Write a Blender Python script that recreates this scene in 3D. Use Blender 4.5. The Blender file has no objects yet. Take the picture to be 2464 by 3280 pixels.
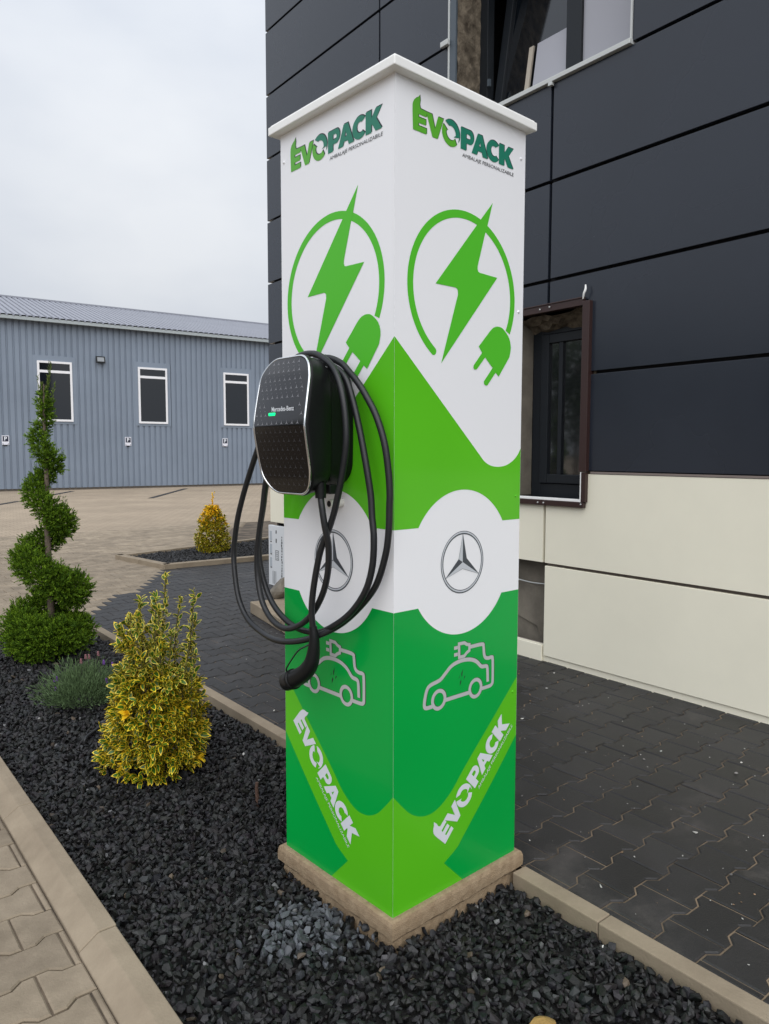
import bpy, math, random
import numpy as np
from mathutils import Vector, Matrix
from mathutils.geometry import tessellate_polygon

S = bpy.context.scene
COL = S.collection
random.seed(7)
RNG = np.random.default_rng(7)
R = math.radians

# ---------------------------------------------------------------- camera
CAM = (-1.4115, -1.5403, 1.4745)
YAW, PITCH, ROLL = R(48.2336), R(-4.5834), R(0.1075)
FPX = 2372.84                        # focal length in pixels of the 2464 px wide photograph
cf = Vector((math.cos(PITCH)*math.cos(YAW), math.cos(PITCH)*math.sin(YAW), math.sin(PITCH)))
cr = Vector((math.sin(YAW), -math.cos(YAW), 0)); cu = cr.cross(cf)
cr, cu = (cr*math.cos(ROLL)+cu*math.sin(ROLL)), (cu*math.cos(ROLL)-cr*math.sin(ROLL))
cam = bpy.data.cameras.new('camera'); co = bpy.data.objects.new('camera', cam); COL.objects.link(co)
co.matrix_world = Matrix(((cr.x, cu.x, -cf.x, CAM[0]), (cr.y, cu.y, -cf.y, CAM[1]), (cr.z, cu.z, -cf.z, CAM[2]), (0, 0, 0, 1)))
cam.sensor_fit = 'HORIZONTAL'; cam.sensor_width = 36; cam.lens = 36*FPX/2464
cam.clip_start = 0.05; cam.clip_end = 1000
S.camera = co
CV = Vector(CAM)
def ray(px, py):                     # px, py in the 1662 x 2212 view of the photograph
    sx, sy = px/0.674513, py/0.674513
    return cf + cr*((sx-1232)/FPX) - cu*((sy-1640)/FPX)
def onz(px, py, z):
    d = ray(px, py); return CV + d*((z-CAM[2])/d.z)
def project(p):
    d = Vector(p)-CV; z = d.dot(cf)
    if z < 0.05: return None
    return (0.674513*(1232+FPX*d.dot(cr)/z), 0.674513*(1640-FPX*d.dot(cu)/z), z)

# ---------------------------------------------------------------- world, sun, exposure
SUN_EL, SUN_AZ = R(46), R(231)       # azimuth of the direction towards the sun, in the xy plane from +x
w = bpy.data.worlds.new('World'); S.world = w; w.use_nodes = True
nt = w.node_tree; nt.nodes.clear()
def wn(t, **k):
    n = nt.nodes.new(t)
    for a, b in k.items(): setattr(n, a, b)
    return n
sky = wn('ShaderNodeTexSky', sky_type='NISHITA', sun_disc=False)
sky.sun_elevation = SUN_EL; sky.sun_rotation = math.pi/2-SUN_AZ; sky.air_density = 1.0; sky.dust_density = 4.0; sky.ozone_density = 1.0
hs = wn('ShaderNodeHueSaturation'); hs.inputs['Saturation'].default_value = 0.25; hs.inputs['Value'].default_value = 1.0
tc = wn('ShaderNodeTexCoord')
mp = wn('ShaderNodeMapping'); mp.inputs['Scale'].default_value = (1.0, 1.0, 2.2); mp.inputs['Rotation'].default_value = (0.2, 0.3, 0.9)
no = wn('ShaderNodeTexNoise'); no.inputs['Scale'].default_value = 1.7; no.inputs['Detail'].default_value = 5; no.inputs['Roughness'].default_value = 0.5
cl = wn('ShaderNodeValToRGB')
cl.color_ramp.elements[0].position = 0.30; cl.color_ramp.elements[0].color = (3.5, 3.9, 4.6, 1)
cl.color_ramp.elements[1].position = 0.72; cl.color_ramp.elements[1].color = (5.5, 5.7, 6.0, 1)
mx = wn('ShaderNodeMix', data_type='RGBA'); mx.inputs[0].default_value = 0.93
bg = wn('ShaderNodeBackground'); bg.inputs['Strength'].default_value = 0.1
out = wn('ShaderNodeOutputWorld')
L = nt.links.new
L(tc.outputs['Generated'], mp.inputs[0]); L(mp.outputs[0], no.inputs['Vector']); L(no.outputs['Fac'], cl.inputs[0])
L(sky.outputs[0], hs.inputs['Color']); L(hs.outputs[0], mx.inputs[6]); L(cl.outputs[0], mx.inputs[7])
# an overcast sky brightens evenly from the horizon to the zenith
sx_ = wn('ShaderNodeSeparateXYZ'); gr = wn('ShaderNodeMapRange'); gr.inputs[1].default_value = 0; gr.inputs[2].default_value = 1; gr.inputs[3].default_value = 0.85; gr.inputs[4].default_value = 1.6
mg = wn('ShaderNodeMix', data_type='RGBA', blend_type='MULTIPLY'); mg.inputs[0].default_value = 1
L(tc.outputs['Generated'], sx_.inputs[0]); L(sx_.outputs['Z'], gr.inputs[0]); L(mx.outputs[2], mg.inputs[6]); L(gr.outputs[0], mg.inputs[7])
L(mg.outputs[2], bg.inputs[0]); L(bg.outputs[0], out.inputs[0])
sl = bpy.data.lights.new('sun', 'SUN'); so = bpy.data.objects.new('sun', sl); COL.objects.link(so)
sl.energy = 1.5; sl.angle = R(80); sl.color = (1.0, 0.985, 0.965)
sdir = Vector((math.cos(SUN_EL)*math.cos(SUN_AZ), math.cos(SUN_EL)*math.sin(SUN_AZ), math.sin(SUN_EL)))
so.rotation_euler = (-sdir).to_track_quat('-Z', 'Y').to_euler(); so.location = (-6, -8, 12)
S.view_settings.view_transform = 'Standard'; S.view_settings.look = 'None'
S.view_settings.exposure = 0.52; S.view_settings.gamma = 1.0
S.view_settings.use_curve_mapping = False

# ---------------------------------------------------------------- materials
MATS = {}
def mat(name, col, rough=0.6, metal=0.0, spec=0.5, var=0.0, vscale=6.0, bump=0.0, bscale=60.0, emit=None, coat=0.0, col2=None, detail=4, coords='Object', attr=None, trans=0.0, rvar=0.0, spread=0.18, dust=None, thin=0.0):
    """Principled material; var/col2 add a soft noise colour change, bump a fine relief, attr multiplies a per-piece tint."""
    if name in MATS: return MATS[name]
    m = bpy.data.materials.new(name); m.use_nodes = True; t = m.node_tree
    b = t.nodes['Principled BSDF']
    b.inputs['Base Color'].default_value = (*col, 1); b.inputs['Roughness'].default_value = rough
    b.inputs['Metallic'].default_value = metal; b.inputs['Specular IOR Level'].default_value = spec
    if coat: b.inputs['Coat Weight'].default_value = coat; b.inputs['Coat Roughness'].default_value = 0.08
    if trans: b.inputs['Transmission Weight'].default_value = trans
    if emit: b.inputs['Emission Color'].default_value = (*emit[0], 1); b.inputs['Emission Strength'].default_value = emit[1]
    if coords == 'World': src = t.nodes.new('ShaderNodeNewGeometry').outputs['Position']
    else: src = t.nodes.new('ShaderNodeTexCoord').outputs[coords]
    cur = None
    if var or col2:
        n = t.nodes.new('ShaderNodeTexNoise'); n.inputs['Scale'].default_value = vscale; n.inputs['Detail'].default_value = detail; n.inputs['Roughness'].default_value = 0.6
        t.links.new(src, n.inputs['Vector'])
        rp = t.nodes.new('ShaderNodeValToRGB'); rp.color_ramp.elements[0].position = 0.32; rp.color_ramp.elements[1].position = 0.68
        a = [c*(1-var) for c in col]; c2 = col2 if col2 else [min(1, c*(1+var)) for c in col]
        rp.color_ramp.elements[0].color = (*a, 1); rp.color_ramp.elements[1].color = (*c2, 1)
        t.links.new(n.outputs['Fac'], rp.inputs[0]); cur = rp.outputs[0]
        if rvar:
            mr = t.nodes.new('ShaderNodeMapRange'); mr.inputs[1].default_value = 0.3; mr.inputs[2].default_value = 0.7
            mr.inputs[3].default_value = max(0.02, rough-rvar); mr.inputs[4].default_value = min(1, rough+rvar)
            t.links.new(n.outputs['Fac'], mr.inputs[0]); t.links.new(mr.outputs[0], b.inputs['Roughness'])
    if attr:
        at = t.nodes.new('ShaderNodeAttribute'); at.attribute_name = attr
        if attr == 'obj':
            oi = t.nodes.new('ShaderNodeObjectInfo'); mr = t.nodes.new('ShaderNodeMapRange')
            mr.inputs[3].default_value = 1-spread; mr.inputs[4].default_value = 1+spread
            t.links.new(oi.outputs['Random'], mr.inputs[0]); fac = mr.outputs[0]
        else: fac = at.outputs['Color']
        mm = t.nodes.new('ShaderNodeMix'); mm.data_type = 'RGBA'; mm.blend_type = 'MULTIPLY'; mm.inputs[0].default_value = 1
        if cur: t.links.new(cur, mm.inputs[6])
        else: mm.inputs[6].default_value = (*col, 1)
        t.links.new(fac, mm.inputs[7]); cur = mm.outputs[2]
    if dust:                                                  # pale trodden dust in patches
        nd = t.nodes.new('ShaderNodeTexNoise'); nd.inputs['Scale'].default_value = dust[1]; nd.inputs['Detail'].default_value = 7; nd.inputs['Roughness'].default_value = 0.68
        t.links.new(src, nd.inputs['Vector'])
        md = t.nodes.new('ShaderNodeMapRange'); md.inputs[1].default_value = dust[2]; md.inputs[2].default_value = dust[2]+0.16; md.inputs[4].default_value = dust[3]
        t.links.new(nd.outputs['Fac'], md.inputs[0])
        mu = t.nodes.new('ShaderNodeMix'); mu.data_type = 'RGBA'; t.links.new(md.outputs[0], mu.inputs[0]); t.links.new(cur, mu.inputs[6]); mu.inputs[7].default_value = (*dust[0], 1); cur = mu.outputs[2]
    if cur: t.links.new(cur, b.inputs['Base Color'])
    if bump:
        n2 = t.nodes.new('ShaderNodeTexNoise'); n2.inputs['Scale'].default_value = bscale; n2.inputs['Detail'].default_value = 5
        t.links.new(src, n2.inputs['Vector'])
        bp = t.nodes.new('ShaderNodeBump'); bp.inputs['Strength'].default_value = bump; bp.inputs['Distance'].default_value = 0.01
        t.links.new(n2.outputs['Fac'], bp.inputs['Height']); t.links.new(bp.outputs[0], b.inputs['Normal'])
    if thin:                                                  # leaves let some light through
        tl = t.nodes.new('ShaderNodeBsdfTranslucent'); ms = t.nodes.new('ShaderNodeMixShader'); ms.inputs[0].default_value = thin
        if cur: t.links.new(cur, tl.inputs[0])
        else: tl.inputs[0].default_value = (*col, 1)
        t.links.new(b.outputs[0], ms.inputs[1]); t.links.new(tl.outputs[0], ms.inputs[2]); t.links.new(ms.outputs[0], t.nodes['Material Output'].inputs[0])
    MATS[name] = m
    return m

M_white = mat('white print film', (0.88, 0.885, 0.91), 0.27, spec=0.4, coat=0.2, bump=0.02, bscale=5)
M_capw = mat('white painted metal', (0.90, 0.90, 0.88), 0.4, var=0.02, vscale=5)
M_lime = mat('lime green print film', (0.100, 0.52, 0.012), 0.30, spec=0.25, coat=0.2, col2=(0.115, 0.555, 0.015), var=0.06, vscale=1.5, detail=1)
M_bolt = mat('leaf green print film', (0.090, 0.52, 0.030), 0.30, spec=0.25)
M_green = mat('emerald green print film', (0.0, 0.37, 0.056), 0.30, spec=0.2, coat=0.2, var=0.07, vscale=1.3, detail=1)
M_teal = mat('teal print ink', (0.012, 0.20, 0.125), 0.35)
M_leafink = mat('fresh green print ink', (0.10, 0.42, 0.025), 0.35)
M_ink = mat('black print ink', (0.012, 0.014, 0.02), 0.4)
M_whiteink = mat('white print ink', (0.72, 0.75, 0.80), 0.35)
M_greyink = mat('silver grey print ink', (0.50, 0.51, 0.51), 0.35)
M_silver = mat('silver print ink', (0.55, 0.58, 0.62), 0.3)
M_steelink = mat('dark steel print ink', (0.05, 0.06, 0.075), 0.3)
M_plinth = mat('rough cast concrete', (0.29, 0.205, 0.122), 0.95, col2=(0.37, 0.275, 0.175), var=0.08, vscale=34, detail=8, bump=0.5, bscale=260, dust=((.22, .15, .09), 30, .55, .5))
M_gloss = mat('gloss black plastic', (0.012, 0.012, 0.014), 0.14, spec=0.6, coat=0.25)
M_lowgl = mat('satin black plastic', (0.010, 0.008, 0.007), 0.22, spec=0.28)
M_black = mat('matt black plastic', (0.007, 0.0075, 0.008), 0.42, spec=0.25, bump=0.05, bscale=400)
M_rubber = mat('black cable rubber', (0.011, 0.012, 0.014), 0.40, bump=0.06, bscale=300)
M_chrome = mat('bright chrome trim', (0.88, 0.89, 0.9), 0.12, metal=1.0)
M_mark = mat('grey star print', (0.045, 0.045, 0.05), 0.22)
M_mark_lit = mat('star print with sky sheen', (0.22, 0.22, 0.24), 0.22)  # paler copy for the upper cover: sky sheen put into the print colour
M_led = mat('green status light', (0.0, 0.5, 0.12), 0.3, emit=((0.0, 0.9, 0.25), 1.1))
M_pvc = mat('white pvc pipe', (0.75, 0.73, 0.68), 0.4)
M_darkpanel = mat('anthracite metal panel', (0.0185, 0.0235, 0.0345), 0.26, spec=0.6, var=0.10, vscale=0.8, detail=4, bump=0.02, bscale=3, coords='World', rvar=0.05)
M_beige = mat('cream metal panel', (0.87, 0.83, 0.68), 0.42, spec=0.4, var=0.035, vscale=1.4, detail=6, bump=0.02, bscale=3, coords='World')
M_groove = mat('dark joint backing', (0.012, 0.012, 0.015), 0.8)
M_bgroove = mat('taupe joint profile', (0.22, 0.18, 0.16), 0.7)
M_brown = mat('dark brown window profile', (0.035, 0.016, 0.014), 0.4)
M_frame = mat('anthracite window frame', (0.013, 0.016, 0.020), 0.4, spec=0.3)
M_gframe = mat('slate window trim', (0.075, 0.095, 0.115), 0.45)
M_foam = mat('weathered brown foam', (0.10, 0.075, 0.05), 0.95, col2=(0.22, 0.18, 0.13), var=0.4, vscale=14, detail=6, bump=0.8, bscale=40)
M_memb = mat('taupe wall membrane', (0.17, 0.15, 0.12), 0.8, var=0.25, vscale=5, bump=0.3, bscale=30)
M_room = mat('dark room', (0.012, 0.012, 0.012), 0.9)
M_sill = mat('pale grey sill profile', (0.55, 0.57, 0.56), 0.45)
M_palepane = mat('pale pane film and sky glare', (0.36, 0.36, 0.40), 0.12, spec=0.7)  # film on the fixed pane; on the sash, sky reflection put into colour
M_glass = mat('dark window glass', (0.010, 0.011, 0.013), 0.04, spec=1.0, coat=1.0)
M_glass2 = mat('hall window glass', (0.006, 0.008, 0.011), 0.05, spec=0.8)
M_raw = mat('raw sash timber', (0.45, 0.40, 0.33), 0.7)
M_shed = mat('blue grey trapezoid sheet', (0.200, 0.240, 0.300), 0.5, spec=0.4, var=0.06, vscale=0.6, detail=5, coords='World')
M_roof = mat('light grey roof sheet', (0.26, 0.27, 0.31), 0.5, var=0.05, vscale=0.6)
M_eave = mat('galvanised eave trim', (0.36, 0.40, 0.41), 0.45)
M_pvcframe = mat('white window frame', (0.80, 0.80, 0.82), 0.4)
M_sign = mat('white sign plate', (0.72, 0.73, 0.80), 0.4)
M_signb = mat('navy sign print', (0.015, 0.018, 0.04), 0.4)
M_tan = mat('tan concrete paver', (0.225, 0.180, 0.127), 0.92, col2=(0.30, 0.243, 0.176), var=0.14, vscale=7, detail=8, bump=0.25, bscale=160, attr='obj', coords='World', spread=.12, dust=((.13, .10, .07), 2.5, .56, .5))
M_tanj = mat('tan paver field', (0.225, 0.180, 0.127), 0.92, col2=(0.30, 0.243, 0.176), var=0.14, vscale=7, detail=8, bump=0.25, bscale=160, attr='tint', coords='World')
M_dark = mat('charcoal concrete paver', (0.0125, 0.0122, 0.013), 0.55, spec=0.5, col2=(0.026, 0.0245, 0.0245), var=0.2, vscale=4, detail=8, bump=0.22, bscale=170, attr='obj', rvar=0.1, coords='World', spread=.28, dust=((.10, .088, .08), 2.1, .57, .5))
M_darkj = mat('charcoal paver field', (0.0125, 0.0122, 0.013), 0.55, spec=0.5, col2=(0.026, 0.0245, 0.0245), var=0.2, vscale=4, detail=8, bump=0.22, bscale=170, attr='tint', rvar=0.1, coords='World', spread=.28, dust=((.10, .088, .08), 2.1, .57, .5))
M_sand = mat('sandy joint fill', (0.030, 0.026, 0.022), 0.95, col2=(0.27, 0.20, 0.13), var=0.1, vscale=3.2, detail=5)
M_tanfill = mat('dark joint fill', (0.065, 0.05, 0.036), 0.95, col2=(0.17, 0.13, 0.09), var=0.2, vscale=5, detail=5)
M_kerb = mat('tan concrete kerb', (0.255, 0.203, 0.142), 0.9, col2=(0.315, 0.255, 0.182), var=0.1, vscale=6, detail=8, bump=0.2, bscale=140)
M_soil = mat('dark soil', (0.010, 0.0095, 0.009), 0.95, bump=0.5, bscale=60)
M_stone = mat('crushed black stone', (0.9, 0.9, 0.9), 0.56, spec=0.42, attr='tint', bump=0.1, bscale=250, coords='World')
M_chip = mat('pale chip', (0.9, 0.9, 0.9), 0.8, attr='tint')
M_bark = mat('grey brown bark', (0.13, 0.10, 0.075), 0.9, var=0.3, vscale=30, bump=0.5, bscale=80)
M_thuja = mat('conifer foliage', (1, 1, 1), 0.7, spec=0.14, attr='tint', thin=0.2)
M_lav = mat('grey green foliage', (1, 1, 1), 0.7, spec=0.15, attr='tint', thin=0.3)
M_ygreen = mat('leaf centre green', (0.048, 0.125, 0.010), 0.42, var=0.35, vscale=12, detail=2, attr='obj', coords='World', spread=.3, thin=.12)
M_yellow = mat('leaf margin yellow', (0.95, 0.62, 0.03), 0.45, var=0.22, vscale=14, detail=2, attr='obj', coords='World', spread=.2, thin=.12)
M_ypale = mat('leaf margin lime yellow', (0.88, 0.70, 0.10), 0.45, var=0.18, vscale=14, detail=2, attr='obj', coords='World', spread=.2, thin=.12)
M_gold = mat('golden leaf', (0.95, 0.60, 0.02), 0.45, var=0.12, vscale=14, detail=2, thin=.12)
M_timber = mat('weathered stick', (0.09, 0.05, 0.035), 0.9, bump=0.5, bscale=60)

# ---------------------------------------------------------------- mesh helpers
class MB:
    def __init__(s): s.v = []; s.f = []; s.m = []; s.sm = []
    def add(s, vs, fs, mi=0, smooth=False):
        o = len(s.v); s.v.extend([tuple(p) for p in vs]); s.f.extend([tuple(i+o for i in f) for f in fs])
        s.m.extend([mi]*len(fs)); s.sm.extend([smooth]*len(fs)); return s
    def box(s, a, b, mi=0):
        x0, y0, z0 = [min(p, q) for p, q in zip(a, b)]; x1, y1, z1 = [max(p, q) for p, q in zip(a, b)]
        return s.add([(x0,y0,z0),(x1,y0,z0),(x1,y1,z0),(x0,y1,z0),(x0,y0,z1),(x1,y0,z1),(x1,y1,z1),(x0,y1,z1)],
                     [(0,3,2,1),(4,5,6,7),(0,1,5,4),(1,2,6,5),(2,3,7,6),(3,0,4,7)], mi)
    def tube(s, pts, rad, n=10, mi=0, caps=True):
        pts = [Vector(p) for p in pts]; N = len(pts)
        rr = rad if isinstance(rad, (list, tuple)) else [rad]*N
        t0 = (pts[1]-pts[0]).normalized(); u = t0.orthogonal().normalized(); vs = []; fs = []
        for i, p in enumerate(pts):
            t = (pts[min(i+1, N-1)]-pts[max(i-1, 0)]).normalized()
            u = (u-t*u.dot(t)).normalized(); w_ = t.cross(u)
            for k in range(n):
                a = 2*math.pi*k/n; vs.append(p+(u*math.cos(a)+w_*math.sin(a))*rr[i])
        for i in range(N-1):
            for k in range(n):
                k2 = (k+1) % n; fs.append((i*n+k, i*n+k2, (i+1)*n+k2, (i+1)*n+k))
        s.add(vs, fs, mi, True)
        if caps:
            s.add(vs[:n], [tuple(range(n))[::-1]], mi); s.add(vs[-n:], [tuple(range(n))], mi)
        return s
    def build(s, name, mats, parent=None, smooth=None, bevel=0):
        me = bpy.data.meshes.new(name); me.from_pydata(s.v, [], s.f)
        for m in (mats if isinstance(mats, (list, tuple)) else [mats]): me.materials.append(m)
        me.polygons.foreach_set('material_index', s.m)
        me.polygons.foreach_set('use_smooth', [smooth if smooth is not None else x for x in s.sm])
        me.update()
        o = bpy.data.objects.new(name, me); COL.objects.link(o)
        if parent: o.parent = parent
        if bevel:
            b = o.modifiers.new('bevel', 'BEVEL'); b.width = bevel; b.segments = 2; b.limit_method = 'ANGLE'
        return o
def box(name, a, b, m, parent=None, bevel=0):
    return MB().box(a, b).build(name, m, parent, bevel=bevel)
def tag(o, label=None, cat=None, group=None, kind=None):
    if label: o['label'] = label
    if cat: o['category'] = cat
    if group: o['group'] = group
    if kind: o['kind'] = kind
    return o
def empty(name, loc=(0, 0, 0), rz=0):
    o = bpy.data.objects.new(name, None); COL.objects.link(o); o.location = loc; o.rotation_euler = (0, 0, rz)
    o.empty_display_size = 0.1; return o
def catmull(pts, n=8):
    P = [Vector(p) for p in pts]; P = [P[0]*2-P[1]]+P+[P[-1]*2-P[-2]]; o = []
    for i in range(1, len(P)-2):
        a, b, c, d = P[i-1:i+3]
        for k in range(n):
            t = k/n
            o.append(0.5*((2*b)+(c-a)*t+(2*a-5*b+4*c-d)*t*t+(3*b-a-3*c+d)*t**3))
    o.append(P[-2]); return o
def np_mesh(name, V, F, mats, parent=None, tint=None, mi=None, smooth=False):
    """big meshes: V (n,3), F (m,3) or (m,4); tint is (n,3)"""
    me = bpy.data.meshes.new(name); k = F.shape[1]
    me.vertices.add(len(V)); me.vertices.foreach_set('co', V.astype(np.float32).ravel())
    me.loops.add(F.size); me.loops.foreach_set('vertex_index', F.astype(np.int32).ravel())
    me.polygons.add(len(F)); me.polygons.foreach_set('loop_start', np.arange(0, F.size, k, dtype=np.int32))
    for m in (mats if isinstance(mats, (list, tuple)) else [mats]): me.materials.append(m)
    if mi is not None: me.polygons.foreach_set('material_index', mi.astype(np.int32))
    me.polygons.foreach_set('use_smooth', np.full(len(F), smooth))
    me.update(calc_edges=True); me.validate()
    if tint is not None:
        a = me.color_attributes.new('tint', 'FLOAT_COLOR', 'POINT')
        a.data.foreach_set('color', np.c_[tint, np.ones(len(tint))].astype(np.float32).ravel())
    o = bpy.data.objects.new(name, me); COL.objects.link(o)
    if parent: o.parent = parent
    return o

# =============================================================== SETTING: ground, paving, kerbs
PZ = 0.040                                   # top of the paving
TG = 0.055; NG = math.hypot(1, TG)
EA = Vector((1/NG, -TG/NG)); EB = Vector((TG/NG, 1/NG))
def ab(a, b): return Vector((EA.x*a+EB.x*b, EA.y*a+EB.y*b))
def to_ab(x, y): return (EA.x*x+EA.y*y, EB.x*x+EB.y*y)
# the strips, measured across (a) and along (b)
KL0, KL1 = -0.748, -0.640                    # near kerb: paving side, gravel side
KR0, KR1 = 0.532, 0.597                      # rear kerb: gravel side, paving side
BED_END = 4.86; BED_NEAR = -2.4
g = MB().add([(-300, -300, -0.06), (300, -300, -0.06), (300, 300, -0.06), (-300, 300, -0.06)], [(0, 1, 2, 3)]).build('ground', M_soil)
tag(g, 'bare earth under the paving', 'ground', kind='structure')

def flat(name, pts, z, m, parent=None):
    vs = [(p[0], p[1], z) for p in pts]
    tr = tessellate_polygon([[Vector(v) for v in vs]])
    mb = MB(); mb.add(vs, [tuple(t) if (Vector(vs[t[1]])-Vector(vs[t[0]])).cross(Vector(vs[t[2]])-Vector(vs[t[0]])).z > 0 else tuple(reversed(t)) for t in tr])
    return mb.build(name, m, parent)

# far yard material: paver joints too far away to tell apart
def yard_material():
    m = bpy.data.materials.new('distant tan paving'); m.use_nodes = True; t = m.node_tree; b = t.nodes['Principled BSDF']
    b.inputs['Roughness'].default_value = 0.92
    tcn = t.nodes.new('ShaderNodeTexCoord'); mpn = t.nodes.new('ShaderNodeMapping'); mpn.inputs['Rotation'].default_value = (0, 0, math.atan(TG))
    t.links.new(tcn.outputs['Object'], mpn.inputs[0])
    br = t.nodes.new('ShaderNodeTexBrick'); br.inputs['Scale'].default_value = 1
    br.inputs['Brick Width'].default_value = 0.2; br.inputs['Row Height'].default_value = 0.158; br.inputs['Mortar Size'].default_value = 0.006
    br.inputs['Color1'].default_value = (0.375, 0.300, 0.215, 1); br.inputs['Color2'].default_value = (0.335, 0.265, 0.190, 1); br.inputs['Mortar'].default_value = (0.20, 0.155, 0.11, 1)  # tones raised over the near pavers: grazing-angle brightness put into the colour
    t.links.new(mpn.outputs[0], br.inputs['Vector'])
    n = t.nodes.new('ShaderNodeTexNoise'); n.inputs['Scale'].default_value = 0.7; n.inputs['Detail'].default_value = 6
    t.links.new(tcn.outputs['Object'], n.inputs['Vector'])
    mr = t.nodes.new('ShaderNodeMapRange'); mr.inputs[1].default_value = 0.3; mr.inputs[2].default_value = 0.7; mr.inputs[3].default_value = 0.86; mr.inputs[4].default_value = 1.14
    t.links.new(n.outputs['Fac'], mr.inputs[0])
    mm = t.nodes.new('ShaderNodeMix'); mm.data_type = 'RGBA'; mm.blend_type = 'MULTIPLY'; mm.inputs[0].default_value = 1
    t.links.new(br.outputs['Color'], mm.inputs[6]); t.links.new(mr.outputs[0], mm.inputs[7]); t.links.new(mm.outputs[2], b.inputs['Base Color'])
    return m
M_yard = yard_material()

SAW0 = ab(KR1+0.0, 4.93); SAW1 = Vector((2.66, 7.04))
def is_dark(x, y):                            # beyond the diagonal the paving turns tan
    d = SAW1-SAW0; return d.x*(y-SAW0.y)-d.y*(x-SAW0.x) < 0
YARD_B = 12.0
tp = flat('tan_pavement', [ab(-60, -60), ab(KL0, -60), ab(KL0, 5.12), ab(KR1, 5.12), SAW0, SAW1, ab(60, 6.9), ab(60, YARD_B+0.1), ab(-60, YARD_B+0.1)], PZ-0.008, M_tanfill)
tag(tp, 'tan interlocking concrete paving of the yard', 'pavement', kind='structure')
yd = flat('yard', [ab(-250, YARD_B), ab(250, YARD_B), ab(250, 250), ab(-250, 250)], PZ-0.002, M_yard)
tag(yd, 'distant tan paved yard in front of the grey hall', 'yard', kind='structure')
dp = flat('dark_pavement', [ab(KR1, -9), ab(3.2, -9), ab(3.2, 7.0), SAW1, SAW0], PZ-0.006, M_sand)
tag(dp, 'charcoal interlocking concrete paving along the office building', 'pavement', kind='structure')

# paver: I-shaped block, wide ends, narrow waist
PL, PP, AMP, GAP = 0.2, 0.158, 0.0125, 0.0027
def paver_outline():
    h = PL/2-GAP; top = []
    for s_, q in ((-h, 1), (-0.066, 1), (-0.036, -1), (0.036, -1), (0.066, 1), (h, 1)):
        top.append((s_, PP/2-GAP+q*AMP))
    return top+[(x, -y) for x, y in reversed(top)]        # clockwise from top left
PO = paver_outline()
def clip(poly, a_lim, keep_greater):
    o = []
    for i in range(len(poly)):
        p, q = poly[i], poly[(i+1) % len(poly)]
        pin = (p[0] > a_lim) == keep_greater; qin = (q[0] > a_lim) == keep_greater
        if pin: o.append(p)
        if pin != qin:
            t = (a_lim-p[0])/(q[0]-p[0]); o.append((a_lim, p[1]+t*(q[1]-p[1])))
    return o
def paver_geo(poly):
    poly = list(reversed(poly)); n = len(poly); c = 0.0050      # counter-clockwise
    cx = sum(p[0] for p in poly)/n; cy = sum(p[1] for p in poly)/n
    def inset(i):
        p = Vector(poly[i]); a = Vector(poly[i-1]); b = Vector(poly[(i+1) % n])
        d1 = (p-a).normalized(); d2 = (b-p).normalized(); n1 = Vector((-d1.y, d1.x)); n2 = Vector((-d2.y, d2.x))
        m_ = (n1+n2); m_ = m_/max(0.3, m_.length_squared/2); return p+m_*c
    ins = [inset(i) for i in range(n)]
    vs = [(p.x, p.y, 0) for p in ins]+[(p[0], p[1], -0.0040) for p in poly]+[(p[0], p[1], -0.03) for p in poly]
    fs = [tuple(range(n))]
    for i in range(n):
        j = (i+1) % n
        fs += [(i, n+i, n+j, j), (n+i, 2*n+i, 2*n+j, n+j)]
    return vs, fs
PV, PF = paver_geo(PO)
def paver_mesh(m):
    me = bpy.data.meshes.new('paver'); me.from_pydata(PV, [], PF); me.materials.append(m); me.update(); return me
ME_T, ME_D = paver_mesh(M_tan), paver_mesh(M_dark)
ROTG = -math.atan(TG)
B0 = -0.705; A0 = 0.53                        # row and block phase read off the photograph
cells = {'dark': [], 'tan': []}
for k in range(-26, 82):
    bc = B0+k*PP
    if bc > YARD_B+0.1: break
    for i in range(-40, 80):
        ac = A0+i*PL+(PL/2 if k % 2 else 0); c_ = ab(ac, bc)
        pj = project((c_.x, c_.y, PZ))
        near_ = math.hypot(c_.x, c_.y) < 4.2
        if pj is None:
            if not near_: continue
            pj = (-9999, -9999, 50)
        elif not near_ and not (-500 < pj[0] < 2100 and pj[1] < 2900): continue
        poly = None
        if ac+PL/2 > KL0 and ac-PL/2 < KR1 and bc < 5.12+PP/2:
            if ac-PL/2 >= KL0 and ac+PL/2 <= KR1: continue
            if ac-PL/2 < KL0-0.012:
                poly = clip(PO, KL0-0.004-ac, False); kind = 'tan'
            elif ac+PL/2 > KR1+0.012:
                poly = clip(PO, KR1+0.004-ac, True); kind = 'dark'
            else: continue
            if bc > 4.93 and kind == 'dark': kind = 'dark' if is_dark(c_.x, c_.y) else 'tan'
        else:
            if ac < KL0: kind = 'tan'
            else: kind = 'dark' if is_dark(c_.x, c_.y) else 'tan'
            if c_.x > 2.95+0.06*c_.y and c_.y < 5.2: continue
            if kind == 'dark' and c_.y > 6.95: continue
        vis = -60 < pj[0] < 1722 and -10 < pj[1] < 2290
        if kind == 'tan' and bc > 9.5 and not vis: continue
        cells[kind].append((0 if vis else 1, pj[2], c_, poly))
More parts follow.
